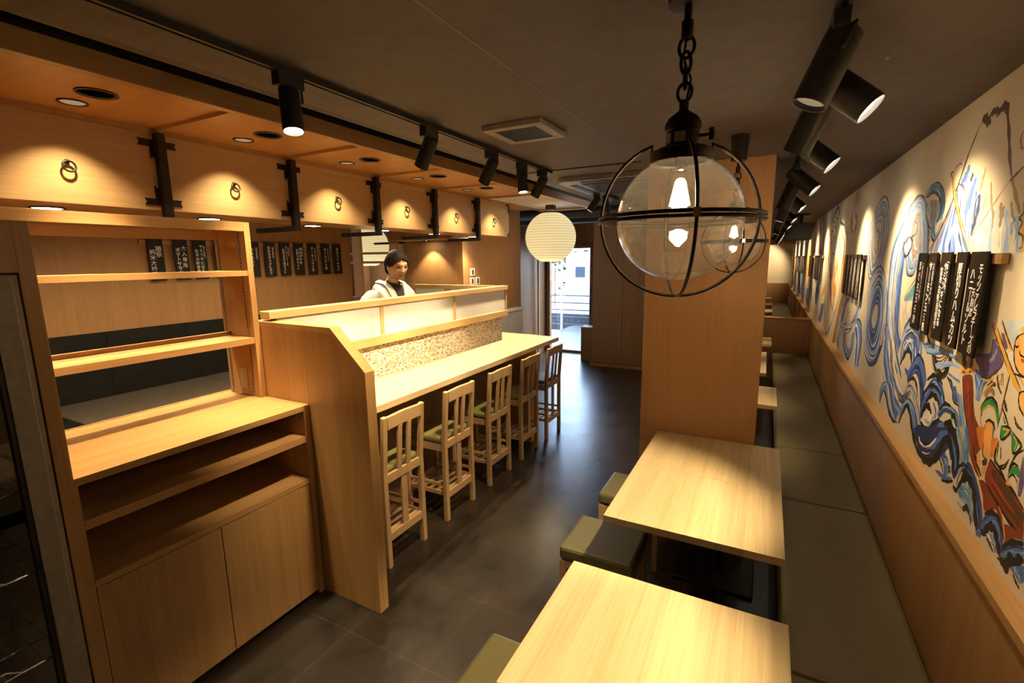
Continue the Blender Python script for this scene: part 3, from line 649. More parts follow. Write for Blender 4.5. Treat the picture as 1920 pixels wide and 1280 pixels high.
# ------------------------------------------------------------ bar stools
def make_bar_stool(label):
    t = thing('bar_stool', label, 'stool', (0, 0, 0), 0, 'wooden bar stools along the counter')
    # local: back at x = 0, seat reaches -x ; width along y
    W2 = .19
    for s in (-1, 1):
        y = s * (W2 - .018)
        obj('rear_leg', MB().prism([(-.036, .0), (-.0, .0), (-.004, .62), (.022, .985), (-.006, .99), (-.036, .62)], 1, y - .018, y + .018), t, mats=WCHAIR, bevel=.004)
        obj('front_leg', B(-.385, -.350, y - .0175, y + .0175, 0, .575), t, mats=WCHAIR, bevel=.004)
        obj('side_rail', B(-.35, -.036, y - .010, y + .010, .535, .590), t, mats=WCHAIR)
        obj('side_stretcher', B(-.35, -.036, y - .008, y + .008, .195, .225), t, mats=WCHAIR)
        obj('side_stretcher', B(-.35, -.036, y - .007, y + .007, .265, .285), t, mats=WCHAIR)
    obj('top_rail', MB().prism([(.000, -.155), (-.012, 0), (.000, .155), (.024, .155), (.012, 0), (.024, -.155)], 2, .905, .985), t, mats=WCHAIR, bevel=.003)
    obj('lower_rail', B(-.030, -.008, -.155, .155, .555, .612), t, mats=WCHAIR, bevel=.002)
    obj('foot_rail', B(-.030, -.008, -.155, .155, .170, .222), t, mats=WCHAIR, bevel=.002)
    obj('front_rail', B(-.378, -.358, -.155, .155, .530, .590), t, mats=WCHAIR)
    obj('front_rail', B(-.378, -.358, -.155, .155, .180, .222), t, mats=WCHAIR)
    for y in (-.040, .045):
        obj('back_slat', MB().prism([(-.024, .612), (-.008, .612), (.016, .905), (.0, .905)], 1, y - .018, y + .018), t, mats=WCHAIR, bevel=.002)
    obj('rear_slat', B(-.026, -.012, -.026, .026, .222, .556), t, mats=WCHAIR, bevel=.002)
    for k in range(5):
        x = -.335 + k * .065; obj('foot_slat', B(x, x + .03, -.163, .163, .200, .212), t, mats=WCHAIR)
    obj('seat_cushion', MB().box(-.385, -.040, -.185, .185, .594, .640), t, mats=CUSH, bevel=.016)
    return t
labs = ['wooden bar stool nearest the end panel of the counter', 'second wooden bar stool from the end panel', 'middle wooden bar stool at the counter', 'fourth wooden bar stool from the end panel', 'wooden bar stool fifth from the end panel, nearest the entry']
st = make_bar_stool(labs[0]); st.location = (-1.957, 2.19, 0)
for i, y in enumerate((2.81, 3.425, 4.02, 4.61)): dup(st, (-1.957, y, 0), 0, labs[i + 1])
dup(st, (-2.66, 5.24, 0), PI / 2, 'wooden bar stool turned around behind the far end of the counter')

# ------------------------------------------------------------ tables, low stools, benches
def make_table(label):
    t = thing('dining_table', label, 'table', (0, 0, 0), 0, 'dining tables beside the bench')
    obj('table_top', B(-.37, .37, -.31, .31, .685, .72), t, mats=WTAB, bevel=.002)
    obj('pedestal', B(.02, .10, -.04, .04, .02, .68), t, mats=BLACK)
    obj('top_plate', B(-.14, .26, -.20, .20, .675, .685), t, mats=BLACK)
    obj('base_plate', B(-.16, .28, -.22, .22, 0, .02), t, mats=BLACK, bevel=.004)
    return t
XT = -.232
tb = make_table('wooden table nearest the camera, at the bottom edge'); tb.location = (XT, 1.312, 0)
dup(tb, (XT, .66, 0), 0, 'wooden table below the bottom edge behind the nearest one')
dup(tb, (XT, 2.315, 0), 0, 'near half of the joined pair of wooden tables in front of the pillar')
dup(tb, (XT, 2.937, 0), 0, 'far half of the joined pair of wooden tables in front of the pillar')
dup(tb, (XT, 4.53, 0), 0, 'wooden table just behind the pillar')
dup(tb, (XT - .085, 5.73, 0), 0, 'near half of the joined tables two places behind the pillar')
dup(tb, (XT - .085, 6.352, 0), 0, 'far half of the joined tables two places behind the pillar')
dup(tb, (XT - .03, 7.60, 0), 0, 'wooden table next to the low partition')
for y, w_, lb in ((9.4, 0, 'wooden table just beyond the low partition'), (10.6, 0, 'second wooden table beyond the low partition'), (12.0, 0, 'third wooden table beyond the low partition'), (13.6, 0, 'fourth wooden table beyond the low partition'), (15.6, 0, 'wooden table farthest away beyond the low partition')):
    dup(tb, (XT + (-.02 if y < 10 else .0), y, 0), 0, lb)
def make_low_stool(label):
    t = thing('low_stool', label, 'stool', (0, 0, 0), 0, 'low square stools at the tables')
    for sx in (-1, 1):
        for sy in (-1, 1):
            obj('leg', B(sx * .17 - .0175, sx * .17 + .0175, sy * .155 - .0175, sy * .155 + .0175, 0, .362), t, mats=WCHAIR, bevel=.003)
    for sy in (-1, 1): obj('apron', B(-.153, .153, sy * .158 - .01, sy * .158 + .01, .32, .362), t, mats=WCHAIR)
    for sx in (-1, 1): obj('apron', B(sx * .173 - .01, sx * .173 + .01, -.137, .137, .32, .362), t, mats=WCHAIR)
    for sx in (-1, 1): obj('stretcher', B(sx * .172 - .008, sx * .172 + .008, -.137, .137, .12, .145), t, mats=WCHAIR)
    obj('seat_cushion', B(-.190, .190, -.178, .178, .366, .440), t, mats=LEATHER, bevel=.018)
    return t
ls = make_low_stool('low olive stool between the two nearest tables, half in shadow'); ls.location = (-.668, 2.262, 0)
dup(ls, (-.664, 2.90, 0), 0, 'low olive stool partly under the far joined table')
dup(ls, (-.684, 1.262, 0), 0, 'low olive stool at the bottom edge beside the nearest table')
# bench
def bench(y0, y1, lb):
    t = thing('bench_seat', lb, 'bench', (0, (y0 + y1) / 2, 0), 0, 'upholstered bench sections along the mural wall')
    h = (y1 - y0) / 2 - .003
    obj('base', B(.20, .608, -h, h, 0, .33), t, mats=BLACK)
    obj('seat_cushion', B(.142, .608, -h, h, .332, .42), t, mats=BENCHL, bevel=.022)
bl = ['bench section at the bottom right corner', 'long olive bench section beside the two nearest tables', 'short olive bench section beside the pillar tables', 'olive bench section just behind the pillar', 'olive bench section two places behind the pillar', 'olive bench section ending at the low partition', 'bench section just beyond the low partition', 'bench section farther beyond the low partition', 'bench section at the far end wall']
by = [.30, 1.79, 3.225, 4.16, 5.35, 6.87, 8.36]
for i in range(6): bench(by[i], by[i + 1], bl[i])
for i, (a, b) in enumerate(((8.46, 11.2), (11.2, 14.4), (14.4, 17.88))): bench(a, b, bl[6 + i])
t = thing('low_partition', 'low wooden partition across the bench with pale cap', 'partition')
obj('partition_body', B(-.58, .612, 8.37, 8.45, 0, .94), t, mats=wood('partition_ash', 2, (.50, .30, .14), (.42, .24, .105), .5))
obj('cap', B(-.60, .612, 8.35, 8.47, .94, .972), t, mats=WX, bevel=.002)

# ------------------------------------------------------------ pendants
def pendant(y, label):
    t = thing('globe_pendant', label, 'lamp', (-.165, y, 1.975), 0, 'caged glass globe pendants')
    # glass globe with a real wall
    r = .121; prof = []
    for i in range(33):
        th = .42 + (PI - .42) * i / 32; prof.append((max(r * math.sin(th), .0002), r * math.cos(th)))
    inn = [(max((p - .0), .0001) * (r - .0022) / r, z * (r - .0022) / r) for p, z in prof][::-1]
    obj('glass_globe', MB().lathe(prof + inn, 48), t, mats=GLOBE, smooth=True)
    cg = MB(); R_ = .152
    for a0 in (0.35, 0.35 + PI / 2):
        pts = []
        for i in range(41):
            th = -PI + .38 + (2 * PI - .76) * i / 40
            pts.append((R_ * math.sin(th) * math.cos(a0), R_ * math.sin(th) * math.sin(a0), -R_ * math.cos(th)))
        pts = [(.058 * math.sin(-PI) , 0, .120)][:0] + [(-.058 * math.cos(a0), -.058 * math.sin(a0), .122)] + pts + [(.058 * math.cos(a0), .058 * math.sin(a0), .122)]
        cg.tube(pts, .0034, 8)
    for z in (-.004, .004): cg.tube([(R_ * 1.02 * math.cos(a), R_ * 1.02 * math.sin(a), z) for a in [2 * PI * i / 64 for i in range(64)]], .0035, 8, closed=True)
    obj('cage', cg, t, mats=IRON, smooth=True)
    obj('clip', B(-.006, .006, -.006, .006, -.008, .008), t, (R_ * 1.02 * math.cos(.35 - PI / 2), R_ * 1.02 * math.sin(.35 - PI / 2), 0), mats=CHROME)
    obj('collar', MB().lathe([(.056, .112), (.060, .108), (.060, .128), (.048, .134), (.030, .136)], 32), t, mats=IRON, smooth=True)
    sk = obj('socket', MB().lathe([(.030, .134), (.031, .165), (.034, .168), (.034, .178), (.028, .190), (.014, .200), (.009, .204), (.009, .222), (.0001, .222)], 28), t, mats=IRON, smooth=True)
    obj('rating_label', B(-.010, .010, -.0325, -.0305, .142, .160), sk, rot=(0, 0, 0), mats=WHITEP)
    obj('rating_label', B(-.007, .006, -.0325, -.0305, .142, .160), sk, rot=(0, 0, -.75), mats=mat('brass_label', (.5, .35, .1), .4))
    obj('switch_key', MB().tube([(.028, 0, .155), (.052, 0, .155)], .003, 8).tube([(.052, 0, .166), (.054, 0, .155), (.052, 0, .144)], .0055, 8), sk, mats=IRON, smooth=True)
    # bulb
    bb = obj('bulb', MB().lathe([(.010, .095), (.012, .082), (.018, .068), (.031, .052), (.035, .036), (.031, .018), (.019, .006), (.0001, .003)], 24), t, mats=GLASS, smooth=True)
    obj('bulb_base', MB().lathe([(.012, .112), (.012, .094), (.010, .092)], 16), bb, mats=CHROME, smooth=True)
    fl = MB()
    for k in range(6):
        a = k * PI / 3; fl.tube([(.006 * math.cos(a), .006 * math.sin(a), .072), (.016 * math.cos(a), .016 * math.sin(a), .026)], .0042, 8)
    obj('filament', fl, bb, mats=BULB)
    ch = MB()
    def link(zc, l, w, rz, tk=.0032):
        pts = []
        for i in range(24):
            a = 2 * PI * i / 24; x = w * math.cos(a); z = zc + l * math.sin(a)
            pts.append((x * math.cos(rz), x * math.sin(rz), z))
        ch.tube(pts, tk, 8, closed=True)
    top = CZ - 1.975
    link(.236, .017, .013, 0); link(.262, .020, .009, PI / 2); link(.288, .020, .009, .3); link(.316, .019, .014, 0)
    obj('chain', ch, t, mats=IRON, smooth=True)
    obj('stem', MB().tube([(0, 0, .330), (0, 0, top - .02)], .007, 10).tube([(0, 0, .33), (0, 0, .36)], .011, 10), t, mats=BLACK, smooth=True)
    obj('power_cord', MB().tube([(.004, 0, .22), (.010, .004, .26), (-.006, .006, .30), (0, 0, .34)], .0022, 6), t, mats=BLACK, smooth=True)
    obj('canopy', MB().lathe([(.0001, top), (.042, top), (.042, top - .005), (.036, top - .115), (.0001, top - .118)], 28), t, mats=BLACK, smooth=True)
    lamp('bulb_lamp', 'POINT', t, (0, 0, .04), 3.2, WARM2, .02)
    return t
pendant(1.02, 'large clear glass globe pendant in an iron ring cage, nearest the camera')
pendant(2.68, 'smaller looking glass globe pendant in front of the pillar')

# ------------------------------------------------------------ track lights
def track(x, y0, y1, lb):
    t = thing('light_track', lb, 'track', (x, 0, CZ - .0005)); obj('track_bar', MB().box(-.017, -.006, y0, y1, -.020, 0).box(.006, .017, y0, y1, -.020, 0).box(-.006, .006, y0, y1, -.010, 0), t, mats=BLACK)
track(-1.33, -.3, 3.05, 'long black lighting track on the ceiling above the counter side')
track(-1.345, 3.93, 4.72, 'short black lighting track beyond the ceiling cassette')
track(.11, -.3, 17.4, 'long black lighting track on the ceiling along the mural')
def make_spot():
    t = thing('track_spotlight', 'x', 'spotlight', (0, 0, CZ))
    obj('adapter', B(-.017, .017, -.045, .045, -.058, -.020), t, mats=BLACK, bevel=.002)
    obj('stem', MB().tube([(0, 0, -.055), (0, 0, -.095)], .008, 10), t, mats=BLACK, smooth=True)
    return t
HOUS = MB().lathe([(.0001, .030), (.026, .030), (.0305, .025), (.0305, .018), (.031, .010), (.031, -.105), (.0285, -.105), (.027, -.090)], 28).mesh('housing', BLACK, True)
ARM = MB().tube([(-.006, 0, .036), (-.036, 0, .030), (-.036, 0, -.010), (-.030, 0, -.012)], .0035, 6).mesh('yoke', BLACK)
LENSM = {}
for k, m_ in (('hot', LENS_HOT), ('dim', LENS_DIM)): LENSM[k] = MB().lathe([(.0001, 0), (.0280, 0)], 24).mesh('lens', m_)
spot0 = make_spot()
def place_spot(x, y, d, lb, grp, lens='hot', energy=25, ang=40, blend=.7, first=[True], color=WARM2, size=1.0, drop=.085):
    if first[0]: t = spot0; first[0] = False
    else: t = dup_base(spot0)
    t.location = (x, y, CZ); t['label'] = lb; t['group'] = grp
    q = Vector(d).to_track_quat('-Z', 'Y').to_euler()
    h = obj('housing', HOUS, t, (0, 0, -drop), q); h.scale = (size,) * 3
    obj('yoke', ARM, h); obj('lens', LENSM[lens], h, (0, 0, -.095))
    if energy: lamp('spot_lamp', 'SPOT', h, (0, 0, -.112), energy, color, .025, math.radians(ang), blend)
    return t
def dup_base(root):
    c = root.copy(); C.objects.link(c)
    for ch in root.children:
        if ch.name.startswith(('adapter', 'stem')):
            k = ch.copy(); C.objects.link(k); k.parent = c
    return c
G1 = 'spotlights on the left track'; G2 = 'spotlights on the mural side track'
place_spot(-1.33, 1.06, (.20, -.12, -1), 'lit black spotlight nearest on the left track', G1, 'hot', 5, 46)
place_spot(-1.33, 1.75, (-.68, .10, -1), 'black spotlight second on the left track, tilted away', G1, 'dim', 68, 58)
place_spot(-1.33, 2.28, (-.68, .10, -1), 'black spotlight third on the left track, tilted away', G1, 'dim', 68, 58)
place_spot(-1.33, 2.63, (.14, -.10, -1), 'black spotlight fourth on the left track, pointing down', G1, 'hot', 7, 50)
place_spot(-1.33, 2.92, (-.68, .10, -1), 'black spotlight at the far end of the left track', G1, 'dim', 68, 58)
place_spot(-1.345, 4.08, (-.60, -.25, -1), 'black spotlight on the short far track, left one', 'spotlights on the short far track', 'hot', 8, 50)
place_spot(-1.345, 4.34, (.15, .3, -1), 'black spotlight on the short far track, right one', 'spotlights on the short far track', 'dim', 8, 50)
place_spot(.11, 1.46, (-.40, -.12, -1), 'large looking black spotlight pointing down, nearest on the mural side track', G2, 'dim', 135, 54, size=1.3, drop=.09)
place_spot(.11, 2.00, (-.40, .16, -1), 'black spotlight pointing down, second downward one on the mural side track', G2, 'dim', 135, 54, size=1.4, drop=.09)
wl_ = ['lit black spotlight aimed at the mural, nearest one', 'second black spotlight aimed at the mural', 'third black spotlight aimed at the mural', 'fourth black spotlight aimed at the mural', 'fifth black spotlight aimed at the mural', 'sixth black spotlight aimed at the mural', 'seventh black spotlight aimed at the mural', 'eighth black spotlight aimed at the mural', 'ninth black spotlight aimed at the mural', 'tenth black spotlight aimed at the mural', 'farthest black spotlight aimed at the mural']
for i, y in enumerate((1.70, 2.62, 3.53, 4.80, 6.3, 7.7, 9.1, 10.8, 12.5, 14.3, 16.1)):
    place_spot(.11, y, (1.0, -.24, -.95), wl_[i], G2, 'hot', 44, 86, 1.0, size=1.4, drop=.09)
for i, y in enumerate((4.05, 5.35, 6.95, 8.4, 11.6)):
    place_spot(.11, y, (-.35, .0, -1), ['third', 'fourth', 'fifth', 'sixth', 'seventh'][i] + ' downward black spotlight on the mural side track, behind the pillar', G2, 'hot' if i % 2 else 'dim', 40, 66, size=1.5, drop=.10)

place_spot(.11, 16.9, (-.25, 1.0, -.7), 'added black spotlight at the very end of the mural side track, brightening the end wall', G2, 'hot', 60, 80, size=1.4, drop=.09)  # extra lamp added to brighten the far end wall

# ------------------------------------------------------------ ceiling fittings
t = thing('ceiling_vent', 'square white ceiling vent with dark grille', 'vent', (-1.018, 2.045, CZ), 0)
obj('frame', MB().box(-.142, .142, -.142, -.100, -.022, 0).box(-.142, .142, .100, .142, -.022, 0).box(-.142, -.100, -.100, .100, -.022, 0).box(.100, .142, -.100, .100, -.022, 0), t, mats=speckle(mat('vent_frame', (.30, .25, .21), .6), (.28, .235, .20), (.33, .275, .23), 20), bevel=.002)
gr = MB().box(-.1, .1, -.1, .1, -.012, -.006, 1)
for k in range(12): gr.box(-.1, .1, -.0955 + k * .0168, -.089 + k * .0168, -.020, -.012)
obj('grille', gr, t, mats=[BLACK, DARK])
t = thing('ceiling_cassette', 'square air conditioning cassette in the ceiling behind the lantern', 'air conditioner', (-1.0, 3.75, CZ))
def rrect(w, r, n=6):
    p = []
    for cx, cy, a0 in ((w - r, w - r, 0), (-w + r, w - r, PI / 2), (-w + r, -w + r, PI), (w - r, -w + r, 1.5 * PI)):
        for i in range(n + 1): a = a0 + PI / 2 * i / n; p.append((cx + r * math.cos(a), cy + r * math.sin(a)))
    return p
GREYC = speckle(mat('cassette_plastic', (.16, .15, .15), .5), (.14, .13, .13), (.18, .17, .17), 30)
obj('panel', MB().prism(rrect(.42, .09), 2, -.035, 0), t, mats=GREYC, bevel=.006)
obj('grille', MB().box(-.26, .26, -.26, .26, -.040, -.035), t, mats=DARK, bevel=.003)
for k in range(4):
    o = obj('louver', MB().box(-.24, .24, .315, .365, -.039, -.035), t, mats=DARK, rot=(0, 0, k * PI / 2))
t = thing('wall_speaker', 'dark box loudspeaker hung on a bracket near the far mural', 'speaker', (.36, 8.0, CZ))
obj('bracket', MB().lathe([(.0001, 0), (.10, 0), (.11, -.02), (.03, -.03), (.02, -.12)], 20), t, mats=BLACK, smooth=True)
obj('cabinet', MB().prism([(-.17, -.13), (.17, -.13), (.13, -.36), (-.20, -.36)], 1, -.14, .14), t, mats=BLACK, bevel=.01)
t = thing('ceiling_sprinkler', 'tiny pale sprinkler dot in the ceiling near the mural', 'sprinkler', (.27, 1.885, CZ)); obj('cap', MB().lathe([(.0001, -.006), (.005, -.005), (.006, 0)], 12), t, mats=WHITEP)

# ------------------------------------------------------------ the chef behind the screen
def skin_mesh(name, verts, edges, root, m, sub=2, smooth=True):
    me = bpy.data.meshes.new('tmp'); me.from_pydata([v[0] for v in verts], edges, [])
    ob = bpy.data.objects.new('tmp', me); C.objects.link(ob)
    ob.modifiers.new('skin', 'SKIN').use_smooth_shade = True
    sv = me.skin_vertices[0].data
    for i, v in enumerate(verts): sv[i].radius = v[1]; sv[i].use_root = (i == root)
    ob.modifiers.new('sub', 'SUBSURF').levels = sub
    bpy.context.view_layer.update()
    r = bpy.data.meshes.new_from_object(ob.evaluated_get(bpy.context.evaluated_depsgraph_get()))
    bpy.data.objects.remove(ob); r.name = name; r.materials.clear(); r.materials.append(m)
    r.polygons.foreach_set('use_smooth', [True] * len(r.polygons))
    return r
def head_pt(th, ph):
    """th from crown (0) to chin (pi), ph = 0 at the face; returns point round the head centre, face towards +x"""
    x = math.sin(th) * math.cos(ph); y = math.sin(th) * math.sin(ph); z = math.cos(th)
    r = Vector((x * .094, y * .074, z * .112))
    if z < 0: r.y *= 1.04 - .20 * (-z) ** 1.6; r.x *= (1 - .10 * (-z)) if x > 0 else (1 - .42 * (-z))
    def g(yy, zz, sy, sz): return math.exp(-((r.y - yy) / sy) ** 2 - ((r.z - zz) / sz) ** 2) if x > 0 else 0
    f = 0
    f += .010 * g(0, -.094, .022, .018)                    # chin
    f += .024 * g(0, -.026, .0105, .013) + .012 * g(0, -.004, .009, .022)   # nose tip, bridge
    f += .006 * g(0, .030, .045, .012)                      # brow
    f -= .009 * (g(.030, .006, .014, .010) + g(-.030, .006, .014, .010))
    f += .006 * (g(.034, -.030, .018, .018) + g(-.034, -.030, .018, .018))
    f += .007 * g(0, -.058, .020, .007) - .003 * g(0, -.063, .018, .003) + .005 * g(0, -.069, .016, .005)
    return r + Vector((f, 0, 0))
def make_chef():
    SK = speckle(mat('skin', (.62, .35, .21), .5), (.59, .33, .195), (.66, .38, .23), 40)
    HAIR = speckle(mat('black_hair', (.012, .009, .008), .7, spec=.2), (.008, .006, .005), (.02, .015, .012), 90, bump=.6, stretch=(1, 1, .1))
    CLOTH = speckle(mat('white_chef_cloth', (.60, .57, .51), .8), (.57, .54, .48), (.64, .61, .55), 30, bump=.1)
    BLK = speckle(mat('black_shirt', (.015, .013, .013), .8), (.012, .01, .01), (.02, .018, .018), 50)
    t = thing('person', 'person with black hair in a white chef jacket looking down behind the shoji screen', 'person', (-2.88, 3.14, .2), math.radians(-14))
    t.scale = (1.06, 1.06, 1.06)
    V = []; E_ = []
    def v(p, r, a=None):
        V.append((p, r if isinstance(r, tuple) else (r, r))); i = len(V) - 1
        if a is not None: E_.append((a, i))
        return i
    pel = v((0, 0, .93), (.11, .14)); sp = v((.01, 0, 1.08), (.10, .13), pel); chs = v((.02, 0, 1.26), (.105, .15), sp); nb = v((.035, 0, 1.40), (.055, .07), chs)
    nk = v((.065, 0, 1.46), .048, nb); v((.10, 0, 1.52), .046, nk)
    for s in (-1, 1):
        sh = v((.01, .15 * s, 1.325), .040, chs); el = v((-.03, .245 * s, 1.10), .040, sh); wr = v((.15, .15 * s, 1.00), .026, el); pm = v((.19, .13 * s, .985), (.018, .036), wr)
        hp = v((0, .085 * s, .86), .085, pel); kn = v((.03, .10 * s, .48), .055, hp); an = v((0, .10 * s, .09), .038, kn); v((.13, .115 * s, .035), .035, an)
        for k in range(4):
            b = v((.215, (.155 - .018 * k) * s, .975), .0085, pm); c = v((.240, (.158 - .019 * k) * s, .955 + .004 * (k == 1)), .008, b); v((.246 + .004 * (k in (1, 2)), (.157 - .019 * k) * s, .930), .007, c)
        th = v((.185, .095 * s, .985), .010, wr); v((.215, .078 * s, .965), .008, th)
    body = skin_mesh('body', V, E_, 0, SK)
    HC = Vector((.125, 0, 1.572)); HR = Matrix.Rotation(math.radians(17), 4, 'Y') @ Matrix.Scale(1.02, 4)
    bm = bmesh.new(); bm.from_mesh(body)
    nt, npn = 44, 56; grid = []
    HM = Matrix.Translation(HC) @ Matrix.Rotation(math.radians(-6), 4, 'Z') @ HR
    for i in range(nt + 1):
        grid.append([bm.verts.new(HM @ head_pt(PI * i / nt * .998 + .001, 2 * PI * j / npn)) for j in range(npn)])
    for i in range(nt):
        for j in range(npn):
            f = bm.faces.new((grid[i][j], grid[i + 1][j], grid[i + 1][(j + 1) % npn], grid[i][(j + 1) % npn])); f.smooth = True
    for s in (-1, 1):      # ears
        ear = MB().sphere((-.004, .072 * s, -.012), .030, 14, 10, sc=(.62, .28, 1.0)); o0 = [bm.verts.new(HM @ Vector(p)) for p in ear.v]
        for f in ear.f:
            try: bm.faces.new([o0[i] for i in f]).smooth = True
            except ValueError: pass
    bmesh.ops.recalc_face_normals(bm, faces=bm.faces)
    bm.to_mesh(body); bm.free()
    obj('body', body, t)
    hq = HM
    # hair shell with fringe and strands
    hb = MB(); n1, n2 = 30, 96; vs = []
    for i in range(n1 + 1):
        for j in range(n2):
            ph = 2 * PI * j / n2; a = abs((ph + PI) % (2 * PI) - PI)      # 0 front, pi back
            sgn = ph if ph < PI else ph - 2 * PI
            if a < .75: lim = .92 + .10 * abs(math.sin(sgn * 4 + .3)) + .22 * max(0, (a - .30) / .45) ** 2
            elif a < 1.25: lim = 1.20 + .42 * (a - .75) / .5
            elif a < 1.85: lim = 1.56
            else: lim = 1.56 + .68 * min(1, (a - 1.85) / .35)
            lim += .03 * math.sin(ph * 17)
            th = lim * i / n1
            p = head_pt(min(th, PI * .97), ph); q = 1.15 + .028 * math.sin(ph * 23 + 2 * math.sin(th * 3)) - .06 * (i / n1) ** 3 + .05 * math.sin(th)
            if a < 1.2: q = 1.14 + .02 * math.sin(ph * 23) - .03 * (i / n1) ** 2
            P = Vector((p.x * q, p.y * q * 1.02, p.z * 1.10 if p.z > 0 else p.z * 1.02))
            if a > 2.0 and th > 1.9: P.z -= .015; P.x -= .006
            vs.append(hq @ P)
    fs = [(i * n2 + j, (i + 1) * n2 + j, (i + 1) * n2 + (j + 1) % n2, i * n2 + (j + 1) % n2) for i in range(n1) for j in range(n2)]
    hb.add(vs, fs); hm = hb.mesh('hair', HAIR, True); ho = obj('hair', hm, t)
    sd = ho.modifiers.new('thick', 'SOLIDIFY'); sd.thickness = .010; sd.offset = -1
    # face details
    EW = mat('eye_white', (.55, .5, .45), .3); IR = mat('iris', (.012, .008, .006), .2)
    for s in (-1, 1):
        obj('eyebrow', MB().tube([hq @ Vector(p) for p in ((.084, .014 * s, .026), (.084, .030 * s, .031), (.074, .048 * s, .026))], [.0022, .0032, .0012], 8), t, mats=HAIR, smooth=True)
        obj('eye', MB().sphere(tuple(Vector((.0755, .030 * s, .005))), .0105, 12, 8, sc=(.6, 1.3, .45)), t, mats=EW, smooth=True).matrix_local = hq
        obj('iris', MB().sphere((.0810, .029 * s, .003), .0052, 10, 8, sc=(.5, 1, .9)), t, mats=IR, smooth=True).matrix_local = hq
        obj('eyelid', MB().tube([hq @ Vector(p) for p in ((.083, .016 * s, .006), (.0845, .030 * s, .0115), (.076, .045 * s, .006))], .0017, 6), t, mats=HAIR, smooth=True)
    obj('lips', MB().tube([hq @ Vector(p) for p in ((.0775, -.020, -.064), (.0855, -.008, -.0605), (.0870, 0, -.062), (.0855, .008, -.0605), (.0775, .020, -.064))], [.001, .0035, .004, .0035, .001], 8), t, mats=mat('lips', (.34, .11, .08), .45), smooth=True)
    # jacket
    V = []; E_ = []
    pel = v((0, 0, .80), (.15, .18)); sp = v((.01, 0, 1.05), (.135, .165), pel); chs = v((.018, 0, 1.22), (.135, .175), sp); nb = v((.02, 0, 1.355), (.09, .12), chs); v((.045, 0, 1.425), (.066, .085), nb)
    for s in (-1, 1):
        sh = v((.01, .135 * s, 1.345), (.088, .085), nb); md = v((-.005, .205 * s, 1.265), (.082, .080), sh); el = v((-.025, .255 * s, 1.10), (.070, .070), md); v((.10, .185 * s, 1.03), (.060, .058), el)
    jk = skin_mesh('jacket', V, E_, 0, CLOTH)
    j = obj('jacket', jk, t)
    tx = bpy.data.textures.new('folds', 'CLOUDS'); tx.noise_scale = .09
    dm = j.modifiers.new('folds', 'DISPLACE'); dm.texture = tx; dm.strength = .030; dm.mid_level = .5
    def grid_strip(L, R_, n=6):
        m = MB(); vs = []; k = len(L)
        for a, b in zip(L, R_):
            for q in range(n + 1): vs.append(tuple(Vector(a).lerp(Vector(b), q / n)))
        return m.add(vs, [(i * (n + 1) + q, i * (n + 1) + q + 1, (i + 1) * (n + 1) + q + 1, (i + 1) * (n + 1) + q) for i in range(k - 1) for q in range(n)])
    def wrap(o, off, thick):
        w = o.modifiers.new('fit', 'SHRINKWRAP'); w.target = j; w.wrap_method = 'NEAREST_SURFACEPOINT'; w.wrap_mode = 'ABOVE_SURFACE'; w.offset = off
        q = o.modifiers.new('thick', 'SOLIDIFY'); q.thickness = thick; q.offset = 1
        q = o.modifiers.new('sub', 'SUBSURF'); q.levels = 1; q.render_levels = 1
    zs = [1.455, 1.42, 1.37, 1.31, 1.25, 1.19, 1.13]
    hw = [.060, .050, .038, .026, .016, .008, .001]
    xs = [.09, .12, .15, .17, .18, .19, .19]
    wrap(obj('undershirt', grid_strip([(x, -h, z) for x, h, z in zip(xs, hw, zs)], [(x, h, z) for x, h, z in zip(xs, hw, zs)], 10), t, mats=BLK, smooth=True), .004, .003)
    for s in (-1, 1):
        I = [(-.03, .06 * s, 1.47), (.03, .085 * s, 1.46)] + [(x, (h + .002) * s, z) for x, h, z in zip(xs, hw, zs)]
        O = [(-.05, .10 * s, 1.43), (.02, .13 * s, 1.42)] + [(x, (h + .052) * s, z - .02) for x, h, z in zip(xs, hw, zs)]
        wrap(obj('lapel', grid_strip(I, O, 5), t, mats=CLOTH, smooth=True), .010, .008)
    obj('undershirt_collar', MB().lathe([(.064, -.03), (.058, .0), (.052, .014), (.048, .014)], 24, M=Matrix.Translation((.066, 0, 1.435)) @ Matrix.Rotation(math.radians(24), 4, 'Y')), t, mats=BLK, smooth=True)
    V = []; E_ = []
    pel = v((0, 0, .92), (.125, .155))
    for s in (-1, 1):
        hp = v((0, .09 * s, .84), (.098, .098), pel); kn = v((.03, .10 * s, .48), .075, hp); v((0, .10 * s, .12), .065, kn)
    obj('trousers', skin_mesh('trousers', V, E_, 0, BLK), t)
    for s in (-1, 1): obj('shoe', MB().sphere((.055, .108 * s, .045), .06, 16, 10, sc=(2.2, .85, .75)), t, mats=BLK, smooth=True)
make_chef()
